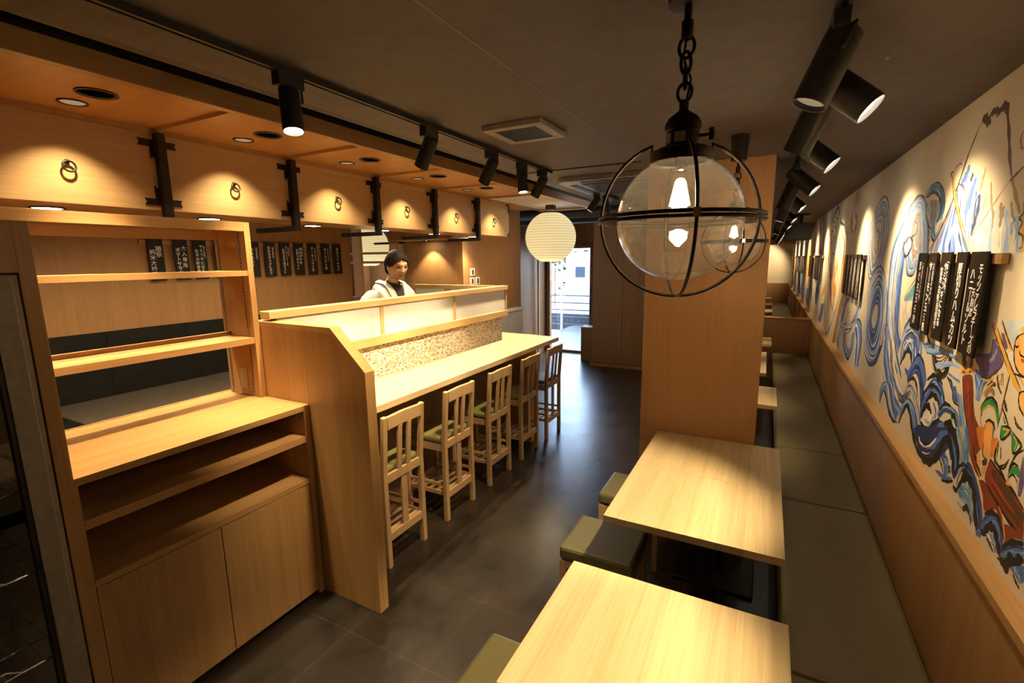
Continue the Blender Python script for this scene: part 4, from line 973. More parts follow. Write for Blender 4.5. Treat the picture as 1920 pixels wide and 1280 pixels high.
MURAL = [
('f','v',[(2336,1987),(2306,2050),(2193,2049),(2091,2044),(1988,2009),(1948,1900),(2346,1902)]),
('f','v',[(2009,1697),(1874,1713),(1868,1695),(1900,1677),(1916,1633),(1955,1646)]),
('b','vlywv',16,[(2140,2019),(2096,1904)],[(1988,2009),(1949,1903)]),
('b','vwyv',5,[(1879,1712),(1866,1675)],[(1849,1716),(1835,1680)]),
('b','cyw',6,[(22411,2321),(19283,1045)],[(20550,2301),(17859,1079)]),
('b','lyc',6,[(20152,2277),(17428,1055)],[(18640,2262),(16260,1086)]),
('b','oOc',6,[(17880,2427),(15209,1068)],[(16714,2418),(14315,1094)]),
('b','ylc',6,[(15552,2386),(13282,1078)],[(14668,2380),(12598,1101)]),
('b','gyl',6,[(14176,2361),(12134,1085)],[(13441,2358),(11562,1105)]),
('b','cyo',6,[(12856,2338),(11025,1091)],[(12252,2336),(10553,1109)]),
('b','blnb',7,[(18095,1593),(17271,1311),(16330,1089)],[(16576,1578),(15800,1310),(14799,1081)]),
('b','Ooro',6,[(15523,1574),(15868,1255),(15415,1173)],[(14506,1571),(14518,1311),(14678,1208)]),
('b','blnbl',8,[(14371,1574),(13741,1343),(12879,1083)],[(11827,1574),(11605,1279),(11435,1063)]),
('b','owwc',9,[(10559,2430),(10941,2279),(11317,1988),(11555,1657),(11152,1376)],[(10205,2364),(9929,2133),(10126,1816),(10419,1546),(10722,1362)]),
('b','ndbl',7,[(10397,1311),(10531,1131),(10004,1022)],[(9871,1357),(9763,1188),(9726,1023)]),
('b','blng',8,[(9858,1518),(9710,1350),(9339,1189)],[(9225,1542),(9182,1381),(9141,1190)]),
('b','blngb',9,[(8473,1517),(8588,1332),(8427,1192)],[(7966,1528),(7918,1351),(8181,1186)]),
('b','oOcr',7,[(7194,1565),(7555,1450),(7665,1369)],[(7195,1507),(7260,1398),(7464,1299)]),
('b','blknb',10,[(7558,1267),(7572,1154),(7759,1033),(7562,1019)],[(7174,1312),(7229,1189),(7363,1079),(7479,1029)]),
('l','s',30,[(7489,1931),(7346,1604),(7132,1269),(7091,994)]),
('l','d',40,[(9749,2342),(9591,2124),(9271,1926)]),
('l','s',50,[(9052,2337),(8932,2107),(8668,1923)]),
('b','wwwcwwccoOwRocows',26,[(6689,2434),(7209,2303),(7384,2081),(7181,1831),(6735,1618),(6601,1440),(6239,1287)],[(6663,2432),(6111,2189),(5758,2063),(5713,1882),(5734,1661),(5824,1442),(6159,1296)]),
('b','RcOoRwoc',10,[(6516,1851),(6553,1716),(6790,1647),(6627,1469),(6253,1304)],[(6132,1923),(5997,1732),(5983,1609),(5968,1457),(6189,1303)]),
('b','OowO',8,[(5870,1922),(5776,1764),(5778,1552)],[(5512,1858),(5444,1698),(5506,1519)]),
('l','k',28,[(6239,1287),(6601,1440),(6749,1633),(7151,1831),(7416,2082),(7209,2303),(6841,2424),(6637,2430),(6354,2265),(5985,2196),(5749,2075),(5658,1895)]),
('l','d',22,[(7435,1879),(7357,1625),(7123,1301),(6786,1041),(6593,1000),(6216,1190),(5895,1436)]),
('l','d',26,[(8782,2476),(8583,2385),(8319,2323)]),
('l','k',22,[(7119,2202),(7003,2182)]),
('l','k',22,[(6916,2131),(6807,2113)]),
('l','k',22,[(7075,2073),(6960,2055)]),
('l','k',22,[(6847,2235),(6741,2216)]),
('l','k',22,[(7002,2306),(6890,2285)]),
('l','k',22,[(6805,1927),(6698,1913)]),
('l','k',22,[(6834,2341),(6728,2320)]),
('b','OorO',8,[(5449,1623),(5735,1436),(5908,1185),(6036,988)],[(5289,1607),(5539,1439),(5707,1210),(5794,1013)]),
('b','ossc',9,[(5591,2279),(5615,2195),(5462,2102)],[(5271,2273),(5155,2179),(5242,2093)]),
('b','sdy',6,[(8972,2449),(8916,2183),(8673,1917)],[(8407,2469),(8055,2154),(7780,1914)]),
('l','g',14,[(4834,1911),(4820,1948),(4788,1995),(4714,1996),(4663,1956)]),
('l','l',12,[(4722,1915),(4728,1962),(4700,1957)]),
('b','blwbn',12,[(4702,1620),(4719,1478),(4908,1340),(5162,1304),(5476,1336),(5707,1210),(5701,1035),(5520,984)],[(4488,1562),(4561,1440),(4806,1302),(5080,1218),(5305,1261),(5412,1184),(5407,1069),(5422,1002)]),
('b','blbwnl',12,[(5305,1261),(5223,1099),(5032,1022),(4868,1023),(4697,1151),(4655,1387),(4464,1389),(4337,1263),(4366,1062)],[(5159,1243),(5024,1143),(4927,1123),(4846,1183),(4804,1269),(4687,1285),(4600,1211),(4581,1116),(4561,1011)]),
('b','blw',8,[(5314,1526),(5547,1426),(5672,1295),(5591,1258)],[(5158,1520),(5314,1446),(5377,1353),(5400,1287)]),
('l','k',16,[(5314,1526),(5547,1426),(5672,1295),(5715,1155),(5671,1026)]),
('l','k',13,[(5301,1256),(5207,1101),(4991,1023),(4837,1035),(4722,1135),(4657,1224)]),
('l','k',16,[(4722,1335),(4597,1399),(4443,1386),(4337,1263),(4340,1160)]),
('l','k',12,[(4629,1540),(4652,1431),(4870,1288),(5091,1211)]),
('l','k',8,[(5566,1228),(5414,1222),(5389,1251)]),
('l','s',8,[(5297,1423),(5109,1400),(5010,1427)]),
('f','y',[(4374,1761),(4495,1892),(4532,2060),(4407,2194),(4194,2286),(4016,2270),(3896,2174),(3851,2032),(3894,1911),(4006,1812),(4279,1726),(4374,1761)]),
('b','blwgbyswl',18,[(4374,1761),(4495,1892),(4532,2060),(4407,2194),(4194,2286),(4016,2270),(3896,2174),(3851,2032),(3894,1911),(4006,1812),(4279,1726),(4374,1761)],[(4267,1828),(4382,1946),(4392,2075),(4281,2169),(4109,2209),(4008,2150),(3977,2037),(3992,1941),(4090,1851),(4238,1807),(4267,1828)]),
('b','gysyg',12,[(4267,1828),(4382,1946),(4392,2075),(4281,2169),(4109,2209),(4008,2150),(3977,2037),(3992,1941),(4090,1851),(4238,1807),(4267,1828)],[(4186,1923),(4262,1976),(4263,2049),(4190,2061),(4147,2034),(4133,1993),(4141,1953),(4160,1933),(4172,1917),(4183,1918),(4186,1923)]),
('l','k',9,[(4374,1761),(4495,1892),(4532,2060),(4407,2194),(4194,2286),(4016,2270),(3896,2174),(3851,2032),(3894,1911),(4006,1812),(4279,1726),(4374,1761)]),
('l','s',9,[(4267,1828),(4382,1946),(4392,2075),(4281,2169),(4109,2209),(4008,2150),(3977,2037),(3992,1941),(4090,1851),(4238,1807),(4267,1828)]),
('l','s',8,[(4193,2066),(4284,2039),(4278,1966),(4180,1912),(4115,1963),(4141,2024)]),
('f','w',[(4149,1202),(4294,1345),(4259,1505),(4302,1676),(4156,1783),(3950,1827),(3781,1761),(3659,1638),(3626,1512),(3653,1358),(3760,1218),(3938,1165),(4149,1202)]),
('b','blbwnblwb',20,[(4149,1202),(4294,1345),(4259,1505),(4302,1676),(4156,1783),(3950,1827),(3781,1761),(3659,1638),(3626,1512),(3653,1358),(3760,1218),(3938,1165),(4149,1202)],[(4048,1295),(4181,1383),(4175,1524),(4132,1654),(3989,1725),(3835,1687),(3728,1567),(3721,1444),(3802,1304),(3934,1264),(4048,1295)]),
('b','bwbnlbw',16,[(4048,1295),(4181,1383),(4175,1524),(4132,1654),(3989,1725),(3835,1687),(3728,1567),(3721,1444),(3802,1304),(3934,1264),(4048,1295)],[(3991,1356),(4085,1417),(4109,1509),(4038,1609),(3930,1652),(3843,1604),(3805,1540),(3816,1460),(3897,1360),(3940,1343),(3991,1356)]),
('b','bnlb',9,[(3991,1356),(4085,1417),(4109,1509),(4038,1609),(3930,1652),(3843,1604),(3805,1540),(3816,1460),(3897,1360),(3940,1343),(3991,1356)],[(3990,1408),(4051,1452),(4050,1504),(4009,1560),(3953,1580),(3900,1560),(3883,1522),(3883,1472),(3924,1422),(3958,1407),(3990,1408)]),
('l','k',9,[(4149,1202),(4294,1345),(4259,1505),(4302,1676),(4156,1783),(3950,1827),(3781,1761),(3659,1638),(3626,1512),(3653,1358),(3760,1218),(3938,1165),(4149,1202)]),
('l','k',9,[(3908,1589),(3994,1561),(4054,1483),(4033,1423),(3935,1405),(3885,1442),(3890,1501)]),
('l','k',6,[(4048,1295),(4181,1383),(4175,1524),(4132,1654),(3989,1725),(3835,1687),(3728,1567),(3721,1444)]),
('l','d',14,[(4172,1209),(3963,1160),(3758,1215),(3632,1362),(3625,1503)]),
('b','nbn',5,[(4156,1211),(3979,1185),(3819,1231),(3711,1339)],[(4132,1194),(3948,1163),(3759,1217),(3656,1348)]),
('b','blwlbwl',14,[(3451,2098),(3584,2013),(3680,1901),(3668,1729),(3624,1577),(3513,1453),(3376,1351),(3202,1266)],[(3434,2032),(3496,1951),(3529,1840),(3528,1718),(3496,1589),(3403,1468),(3283,1384),(3111,1285)]),
('b','bnbllb',10,[(3412,1957),(3449,1875),(3470,1764),(3446,1637),(3400,1512),(3300,1415),(3223,1370)],[(3340,1916),(3352,1810),(3335,1679),(3309,1565),(3286,1501),(3225,1452),(3196,1448)]),
('b','wlbwg',8,[(3786,1761),(3646,1639),(3612,1532),(3603,1441),(3490,1339),(3333,1237)],[(3712,1708),(3560,1574),(3511,1471),(3476,1387),(3359,1319),(3217,1262)]),
('l','k',8,[(3451,2098),(3584,2013),(3680,1901),(3668,1729),(3631,1567),(3524,1452),(3376,1351),(3202,1266)]),
('l','k',10,[(3412,1957),(3463,1875),(3492,1763),(3475,1635),(3425,1509),(3317,1413),(3148,1294)]),
('l','k',7,[(3330,1883),(3352,1777),(3328,1647),(3285,1526),(3206,1455)]),
('l','d',7,[(3635,1483),(3566,1400),(3430,1305),(3292,1246)]),
('f','g',[(3348,1900),(3414,1941),(3427,2031),(3389,2138),(3236,2197),(3103,2175),(3026,2105),(2957,2010),(2922,1926),(2930,1850),(3043,1813),(3098,1847),(3121,1800),(3240,1796),(3307,1852),(3348,1900)]),
('b','blgsblg',16,[(3348,1900),(3414,1941),(3427,2031),(3389,2138),(3236,2197),(3103,2175),(3026,2105),(2957,2010),(2922,1926),(2930,1850),(3043,1813),(3098,1847),(3121,1800),(3240,1796),(3307,1852),(3348,1900)],[(3265,1907),(3308,1947),(3326,2027),(3302,2104),(3211,2146),(3135,2132),(3089,2074),(3050,2014),(3010,1942),(3016,1884),(3072,1862),(3111,1884),(3135,1846),(3194,1845),(3240,1876),(3265,1907)]),
('b','gsyglgs',12,[(3265,1907),(3308,1947),(3326,2027),(3302,2104),(3211,2146),(3135,2132),(3089,2074),(3050,2014),(3010,1942),(3016,1884),(3072,1862),(3111,1884),(3135,1846),(3194,1845),(3240,1876),(3265,1907)],[(3168,1952),(3181,1968),(3194,2006),(3204,2044),(3182,2058),(3158,2049),(3141,2026),(3121,1995),(3106,1966),(3107,1943),(3114,1936),(3126,1936),(3137,1937),(3150,1940),(3158,1944),(3168,1952)]),
('l','k',10,[(3427,2031),(3389,2138),(3236,2197),(3103,2175),(3026,2105),(2957,2010),(2922,1926),(2930,1850),(3043,1813),(3098,1847)]),
('l','k',9,[(3098,1847),(3121,1800),(3239,1794),(3314,1851)]),
('l','k',8,[(3227,2072),(3164,2049),(3185,2005),(3298,1990)]),
('l','s',8,[(3069,1993),(3088,1950),(2993,1891),(2937,1905)]),
('l','k',16,[(3310,1995),(3408,1949),(3344,1892),(3260,1915),(3226,1969),(3310,1995)]),
('f','w',[(3310,1971),(3359,1940),(3332,1912),(3277,1931),(3262,1962)]),
('l','b',7,[(3187,2095),(3197,2059),(3146,2070)]),
('l','s',8,[(3184,1945),(3187,1892),(3107,1847)]),
('b','ntnbk',10,[(3090,2177),(3008,2214),(2909,2221),(2821,2188),(2763,2126),(2765,2070),(2837,2040)],[(3040,2165),(2963,2184),(2894,2188),(2832,2150),(2803,2101),(2810,2068),(2860,2048)]),
('b','lgyts',10,[(3041,2159),(3033,2102),(2974,2049),(2908,2021)],[(2853,2140),(2824,2097),(2842,2052),(2897,2020)]),
('l','k',16,[(3060,2170),(2975,2187),(2885,2168),(2825,2126),(2812,2079),(2854,2044)]),
('l','k',7,[(3116,2182),(3011,2220),(2899,2222),(2802,2175),(2756,2119)]),
('b','ltyb',7,[(2917,2030),(2898,1990),(2852,1966),(2791,2003),(2762,2064)],[(2875,2037),(2850,2006),(2827,1999),(2797,2038),(2781,2065)]),
('l','k',13,[(2909,2033),(2904,1990),(2851,1963),(2781,2003),(2744,2063)]),
('l','k',12,[(3038,2152),(3041,2097),(2982,2043),(2916,2015)]),
('l','d',8,[(2948,2017),(2921,1967),(2968,1918)]),
('b','bbllwbsbnlw',34,[(2661,2122),(2754,2024),(2888,1910)],[(2591,2186),(2539,2099),(2503,1995),(2394,1906)]),
('b','lwbwwn',20,[(2588,2181),(2547,2100),(2510,1995),(2388,1906)],[(2356,2114),(2356,2054),(2380,1984),(2389,1941)]),
('l','b',34,[(2518,2238),(2539,2204),(2586,2175)]),
('l','b',34,[(2426,2179),(2449,2139),(2479,2093),(2504,2051)]),
('l','b',34,[(2452,2129),(2467,2082),(2487,2044)]),
('l','n',30,[(2368,2113),(2365,2059),(2383,2008),(2393,1968)]),
('l','n',22,[(2467,2199),(2484,2172)]),
('l','g',16,[(2381,2051),(2403,2009)]),
('l','k',9,[(2369,2115),(2395,2085),(2388,2037),(2388,1989)]),
('l','l',20,[(2577,2154),(2586,2103)]),
('l','w',26,[(2548,2049),(2619,1995),(2659,1912)]),
('l','s',18,[(2718,2044),(2807,1975),(2881,1917)]),
('l','s',12,[(2471,2141),(2496,2100),(2514,2056)]),
('b','yylwyly',22,[(2307,2054),(2346,1997),(2348,1906)],[(2068,2034),(2022,1972),(2006,1903)]),
('l','s',26,[(2172,2064),(2148,2020),(2149,1984)]),
('l','s',14,[(2279,2145),(2247,2071),(2216,2025),(2209,1981)]),
('l','s',16,[(2143,2053),(2137,2011)]),
('l','O',14,[(2349,2204),(2355,2173),(2365,2138),(2377,2121)]),
('l','s',16,[(2092,2060),(2067,2018),(2036,1996)]),
('l','s',8,[(2300,2094),(2320,2055)]),
('l','l',22,[(2064,1998),(2052,1957)]),
('l','d',14,[(2920,1910),(2767,2013),(2665,2119),(2609,2194),(2545,2286),(2488,2347),(2452,2379)]),
('l','d',34,[(2452,2379),(2429,2385),(2381,2360),(2363,2360)]),
('l','d',24,[(2386,2373),(2363,2387),(2322,2384),(2301,2372),(2320,2363)]),
('l','d',30,[(2302,2374),(2269,2383),(2243,2376),(2220,2342)]),
('l','d',20,[(2243,2376),(2197,2295),(2157,2206),(2119,2140)]),
('l','s',20,[(2119,2140),(2065,2074),(2016,2018)]),
('l','o',22,[(2718,2230),(2658,2153),(2599,2089),(2522,2016),(2432,1947),(2375,1908)]),
('l','d',6,[(2726,2234),(2672,2154),(2615,2090),(2537,2017),(2449,1948),(2395,1908)]),
('l','d',5,[(2704,2228),(2638,2150),(2579,2087),(2504,2015),(2415,1947),(2366,1912)]),
('l','w',8,[(2507,2005),(2431,1952),(2378,1917)]),
('l','d',8,[(2717,2219),(2733,2238),(2699,2237)]),
('l','d',5,[(2707,2236),(2667,2257),(2625,2260),(2604,2247)]),
('l','d',7,[(2620,2182),(2558,2162),(2526,2138)]),
('l','s',7,[(2397,1961),(2294,2021),(2213,2074),(2131,2126)]),
('l','d',9,[(2131,2126),(2089,2140),(2042,2157)]),
('f','o',[(1992,2020),(2010,2002),(1985,1978),(2007,1962),(1969,1935),(1975,1908),(1948,1900)]),
('l','d',8,[(2004,2052),(1995,2017),(2017,2006),(1991,1990),(2006,1963),(1973,1950),(1968,1919),(1988,1916)]),
('l','s',14,[(2084,2266),(2094,2246),(2078,2218),(2063,2213)]),
('l','s',8,[(3269,1664),(3108,1762),(2996,1816)]),
('b','tlbt',9,[(3246,1669),(3112,1741),(2989,1802)],[(3210,1632),(3007,1673),(2889,1753)]),
('b','ycyt',10,[(3269,1651),(3241,1597),(3154,1555)],[(2959,1684),(2938,1642),(2933,1577)]),
('l','o',8,[(3276,1651),(3241,1597),(3159,1534)]),
('b','blwblbnl',18,[(3163,1341),(3184,1418),(3161,1519),(3062,1577),(2946,1579),(2851,1544),(2801,1441),(2843,1391),(2921,1343)],[(3157,1320),(3109,1378),(3051,1418),(3023,1427),(2983,1419),(2959,1400),(2947,1377),(2951,1357),(2954,1343)]),
('l','n',20,[(3172,1515),(3074,1576),(2946,1579),(2869,1555)]),
('l','k',30,[(3160,1319),(3097,1387),(3039,1424),(2973,1409),(2937,1347)]),
('l','b',20,[(3127,1455),(3025,1502),(2912,1464),(2876,1415)]),
('l','k',10,[(3103,1485),(3019,1516),(2926,1492)]),
('l','w',16,[(3120,1416),(3024,1477),(2948,1445)]),
('b','nbbgb',14,[(3005,1307),(2929,1383),(2842,1434),(2739,1406),(2681,1355),(2697,1305)],[(2962,1258),(2907,1316),(2851,1341),(2794,1323),(2752,1280),(2724,1234)]),
('f','b',[(3063,1331),(2948,1326),(2966,1290),(3037,1306)]),
('l','k',14,[(2936,1373),(2848,1434),(2747,1410),(2704,1373)]),
('l','k',18,[(2960,1278),(2882,1312),(2817,1294),(2771,1245)]),
('b','wlcbswl',14,[(3587,1390),(3543,1282),(3444,1203),(3321,1150),(3228,1080),(3101,1029)],[(3370,1424),(3297,1336),(3247,1282),(3142,1222),(3048,1201),(2959,1227)]),
('l','b',16,[(3510,1349),(3418,1276),(3294,1229),(3154,1191),(3054,1186)]),
('l','k',10,[(3604,1387),(3552,1280),(3450,1201),(3321,1150),(3228,1080),(3094,1027)]),
('l','k',8,[(3459,1410),(3373,1314),(3281,1260)]),
('l','k',14,[(3324,1424),(3237,1347),(3093,1261)]),
('l','d',6,[(3560,1216),(3475,1165)]),
('b','ngblwn',12,[(3110,1189),(3029,1189),(2966,1251),(2904,1273),(2808,1253),(2729,1202),(2686,1156)],[(3079,1156),(3014,1160),(2950,1210),(2891,1238),(2830,1217),(2761,1181),(2707,1143)]),
('l','k',6,[(3117,1176),(3046,1171),(2975,1210),(2910,1252)]),
('l','k',6,[(3112,1166),(3042,1163),(2971,1202),(2906,1243)]),
('l','k',6,[(3106,1155),(3037,1155),(2967,1194),(2901,1234)]),
('l','k',6,[(3100,1144),(3033,1147),(2962,1186),(2897,1225)]),
('b','blnl',9,[(3516,1014),(3538,1084),(3471,1157),(3391,1168),(3346,1114),(3265,1062),(3154,1030),(3054,1032)],[(3501,1015),(3476,1072),(3440,1103),(3393,1101),(3338,1064),(3273,1030),(3179,1019),(3079,1025)]),
('l','k',20,[(3443,1108),(3358,1081),(3282,1035),(3175,1013),(3067,1030)]),
('l','k',8,[(3523,1013),(3546,1078),(3481,1156)]),
('b','nbbnlb',14,[(3041,1034),(3027,1136),(2933,1200),(2839,1202),(2754,1165),(2714,1129),(2670,1102)],[(3031,1041),(2965,1131),(2917,1156),(2870,1149),(2824,1113),(2762,1071),(2672,1042)]),
('l','k',28,[(3036,1034),(2977,1124),(2921,1163),(2852,1135),(2789,1080),(2699,1032),(2605,1010)]),
('l','l',14,[(3030,1115),(2926,1187),(2812,1172),(2759,1133)]),
('f','n',[(2772,1092),(2708,1137),(2579,1158),(2473,1236),(2381,1247),(2314,1263),(2247,1236),(2193,1167),(2322,1113),(2505,1041),(2626,1011)]),
('b','blnbgb',16,[(2716,1206),(2718,1265),(2658,1326),(2576,1386),(2480,1380),(2419,1339),(2401,1297)],[(2694,1159),(2663,1233),(2601,1285),(2547,1305),(2502,1300),(2471,1277),(2456,1255)]),
('l','k',20,[(2670,1352),(2588,1393),(2502,1391),(2464,1379)]),
('l','k',26,[(2645,1258),(2577,1310),(2507,1310),(2469,1294)]),
('l','k',16,[(2658,1306),(2586,1350),(2490,1346),(2459,1333)]),
('l','n',26,[(2713,1213),(2694,1277),(2639,1325)]),
('f','w',[(2676,1165),(2636,1218),(2582,1245),(2531,1232),(2555,1186),(2616,1155)]),
('l','k',30,[(2684,1174),(2652,1231),(2600,1251),(2549,1232)]),
('l','l',16,[(2630,1185),(2555,1186),(2521,1230)]),
('l','b',16,[(2546,1283),(2500,1258),(2502,1225)]),
('l','k',24,[(2685,1153),(2576,1152),(2508,1201),(2444,1245)]),
('l','b',30,[(2635,1114),(2519,1148),(2404,1229),(2338,1250)]),
('l','b',24,[(2566,1052),(2456,1088),(2376,1165),(2316,1202)]),
('f','w',[(2698,1116),(2634,1091),(2551,1100),(2495,1134),(2454,1175),(2443,1163),(2473,1125),(2545,1085),(2622,1066)]),
('l','k',10,[(2652,1108),(2603,1087),(2537,1108),(2509,1107)]),
('f','w',[(2607,1048),(2548,1053),(2488,1082),(2544,1046),(2589,1037)]),
('b','bltnb',12,[(2481,1253),(2429,1302),(2356,1325),(2277,1323),(2242,1296),(2228,1262)],[(2443,1243),(2396,1281),(2341,1292),(2295,1284),(2275,1271),(2266,1249)]),
('f','w',[(2331,1268),(2286,1279),(2257,1262),(2298,1258)]),
('l','k',16,[(2458,1276),(2412,1315),(2341,1325)]),
('l','k',20,[(2322,1288),(2277,1307)]),
('l','k',34,[(2386,1240),(2327,1259),(2268,1239),(2223,1196),(2196,1165)]),
('l','k',5,[(2853,1557),(2713,1525),(2650,1469),(2591,1420),(2511,1394),(2438,1426),(2409,1488),(2393,1560)]),
('l','k',5,[(2843,1559),(2717,1525),(2643,1470),(2582,1422),(2505,1400),(2441,1433),(2413,1487),(2401,1559)]),
('l','k',5,[(2833,1560),(2721,1524),(2636,1471),(2572,1424),(2500,1405),(2444,1440),(2417,1486),(2409,1558)]),
('l','k',5,[(2823,1561),(2724,1524),(2630,1472),(2563,1426),(2494,1411),(2446,1446),(2421,1486),(2417,1556)]),
('l','k',5,[(2814,1562),(2728,1523),(2623,1474),(2553,1428),(2488,1416),(2449,1453),(2426,1485),(2425,1555)]),
('l','k',5,[(2804,1564),(2731,1522),(2617,1475),(2544,1430),(2483,1422),(2452,1459),(2430,1484),(2433,1554)]),
('l','k',5,[(2795,1565),(2735,1522),(2610,1476),(2535,1432),(2477,1427),(2455,1466),(2434,1483),(2442,1552)]),
('l','k',5,[(2670,1493),(2580,1471),(2493,1498),(2426,1570)]),
('l','k',5,[(2664,1480),(2574,1458),(2487,1485),(2419,1555)]),
('l','k',5,[(2658,1466),(2568,1445),(2482,1473),(2413,1540)]),
('l','k',5,[(2652,1453),(2562,1432),(2476,1460),(2406,1525)]),
('l','k',5,[(2645,1440),(2556,1420),(2471,1448),(2400,1511)]),
('l','k',5,[(2639,1426),(2551,1407),(2465,1436),(2394,1496)]),
('b','bllt',10,[(2808,1496),(2654,1518),(2503,1522),(2353,1516)],[(2722,1461),(2617,1475),(2493,1498),(2321,1505)]),
('b','lbl',6,[(2600,1440),(2426,1485),(2313,1488)],[(2560,1426),(2417,1466),(2310,1479)]),
('b','lb',5,[(2430,1443),(2349,1441),(2289,1440)],[(2401,1430),(2343,1428),(2284,1427)]),
('l','k',10,[(2428,1421),(2372,1414),(2338,1385),(2291,1373),(2256,1354)]),
('b','bnl',6,[(2359,1400),(2333,1357),(2296,1352)],[(2321,1409),(2281,1380),(2253,1355)]),
('b','blotlb',12,[(2338,1390),(2283,1360),(2238,1301),(2211,1215),(2164,1128)],[(2251,1393),(2189,1317),(2148,1238),(2081,1163)]),
('l','n',10,[(2426,1424),(2360,1392),(2324,1359)]),
('l','k',8,[(2343,1369),(2320,1350),(2258,1348)]),
('l','n',24,[(2162,1302),(2134,1243),(2123,1178)]),
('f','r',[(2274,1463),(2185,1487),(2150,1419),(2114,1358),(2053,1329),(2013,1282),(2049,1238),(2085,1220),(2140,1286),(2207,1358)]),
('l','k',8,[(2271,1463),(2214,1365),(2150,1292),(2098,1219)]),
('l','k',6,[(2185,1487),(2147,1411),(2130,1353),(2102,1299)]),
('l','R',14,[(2211,1449),(2182,1393),(2153,1337)]),
('l','k',4,[(2213,1393),(2168,1432)]),
('l','k',4,[(2188,1363),(2165,1415)]),
('f','d',[(2317,1560),(2217,1570),(2196,1529),(2170,1495),(2281,1466),(2294,1510)]),
('f','o',[(2296,1500),(2294,1456),(2270,1485),(2224,1471),(2210,1497),(2185,1487),(2168,1497),(2189,1526),(2200,1502),(2226,1501),(2252,1486)]),
('l','s',18,[(2270,1561),(2249,1519)]),
('b','bltb',9,[(2169,1490),(2135,1450),(2119,1410)],[(2012,1509),(2069,1474),(2092,1413)]),
('b','bl',5,[(2170,1508),(2126,1483)],[(2127,1513),(2085,1488)]),
('f','p',[(2191,1559),(2148,1565),(2060,1581),(2068,1629),(2023,1636),(1987,1602),(1965,1586),(1974,1557),(2010,1529),(2050,1506),(2104,1496),(2125,1522),(2169,1535)]),
('l','d',9,[(2169,1535),(2130,1521),(2109,1495),(2059,1501),(2010,1528),(1971,1560),(1963,1587)]),
('l','d',5,[(2123,1557),(2097,1519),(2060,1531)]),
('l','g',16,[(2069,1554),(2037,1573),(2020,1604)]),
('f','p',[(2013,1659),(1971,1655),(1948,1628),(1954,1610),(1983,1626)]),
('l','o',8,[(2096,1489),(2046,1495),(2013,1511)]),
('l','o',26,[(2079,1681),(2023,1636),(1960,1591),(1925,1567),(1882,1542),(1828,1504)]),
('l','d',7,[(2093,1679),(2036,1634),(1973,1589),(1934,1563)]),
('l','d',6,[(2045,1669),(2005,1638),(1947,1598),(1909,1570),(1862,1543),(1816,1510)]),
('f','o',[(2027,1695),(1997,1675),(1955,1646),(1910,1616),(1944,1617),(1984,1653)]),
('l','d',7,[(2018,1696),(1991,1672),(1953,1643),(1910,1616)]),
('f','w',[(1943,1602),(1917,1614),(1902,1595),(1926,1582)]),
('l','d',10,[(1990,1526),(1972,1498),(1939,1478)]),
('b','scs',6,[(1981,1528),(1966,1499)],[(1951,1542),(1937,1506)]),
('b','eeke',7,[(2057,1371),(2074,1396),(2050,1428),(2008,1448),(1970,1444),(1939,1419),(1930,1406)],[(2054,1372),(2053,1396),(2029,1413),(2003,1423),(1978,1422),(1953,1407),(1928,1374)]),
('l','k',8,[(2066,1402),(2046,1430),(2008,1449),(1968,1445),(1936,1416)]),
('l','o',6,[(2057,1392),(2016,1419),(1973,1421),(1945,1397)]),
('l','s',22,[(2055,1440),(2025,1473),(1984,1463)]),
('l','d',16,[(2052,1472),(2020,1491),(1987,1494)]),
('l','o',8,[(2076,1439),(2047,1471),(2007,1497)]),
('l','o',6,[(2070,1397),(2053,1350),(2020,1340)]),
('l','k',10,[(2019,1363),(1995,1377),(1960,1376),(1942,1359)]),
('f','f',[(2020,1357),(1998,1373),(1961,1374),(1950,1330),(1943,1271),(1993,1253),(2011,1309)]),
('l','d',6,[(2020,1357),(2011,1309),(2019,1271)]),
('l','d',6,[(1957,1369),(1948,1326),(1940,1272)]),
('f','f',[(2047,1234),(2028,1253),(2006,1225),(2012,1200),(2034,1200)]),
('f','f',[(1998,1219),(1967,1244),(1963,1208),(1995,1186)]),
('l','k',8,[(2049,1238),(2029,1215),(2030,1197)]),
('f','O',[(1961,1330),(1912,1347),(1913,1291),(1939,1272)]),
('l','k',7,[(1905,1548),(1912,1505),(1919,1460),(1924,1415),(1931,1373)]),
('l','o',6,[(1916,1542),(1919,1495),(1925,1447),(1924,1403)]),
('l','d',14,[(1916,1465),(1897,1447),(1886,1438)]),
('l','k',8,[(1920,1440),(1886,1419),(1862,1400)]),
('f','e',[(1904,1386),(1864,1396),(1845,1390),(1866,1365),(1895,1349)]),
('f','e',[(1841,1389),(1815,1385),(1788,1376),(1799,1342),(1816,1343)]),
('f','e',[(1908,1420),(1876,1403),(1891,1398)]),
('f','e',[(1809,1391),(1772,1374),(1754,1370),(1786,1369)]),
('l','o',6,[(1894,1381),(1858,1389),(1882,1362)]),
('l','k',7,[(1908,1385),(1869,1397),(1842,1393),(1865,1364),(1896,1349),(1906,1385)]),
('l','k',7,[(1835,1393),(1791,1382),(1768,1372),(1806,1337),(1827,1362)]),
('l','o',5,[(1822,1382),(1799,1372),(1805,1347)]),
('l','k',6,[(1905,1342),(1913,1291),(1882,1270),(1851,1283),(1837,1300)]),
('l','k',4,[(1901,1331),(1903,1302),(1900,1288)]),
('l','o',7,[(1920,1345),(1921,1287),(1891,1271)]),
('l','k',7,[(1753,1367),(1790,1338),(1812,1291),(1811,1253)]),
('b','ee',4,[(1806,1270),(1798,1297),(1773,1313),(1751,1305)],[(1800,1268),(1787,1288),(1769,1301),(1749,1291)]),
('l','d',9,[(1837,1438),(1812,1419),(1779,1416)]),
('l','d',5,[(1828,1422),(1802,1412)]),
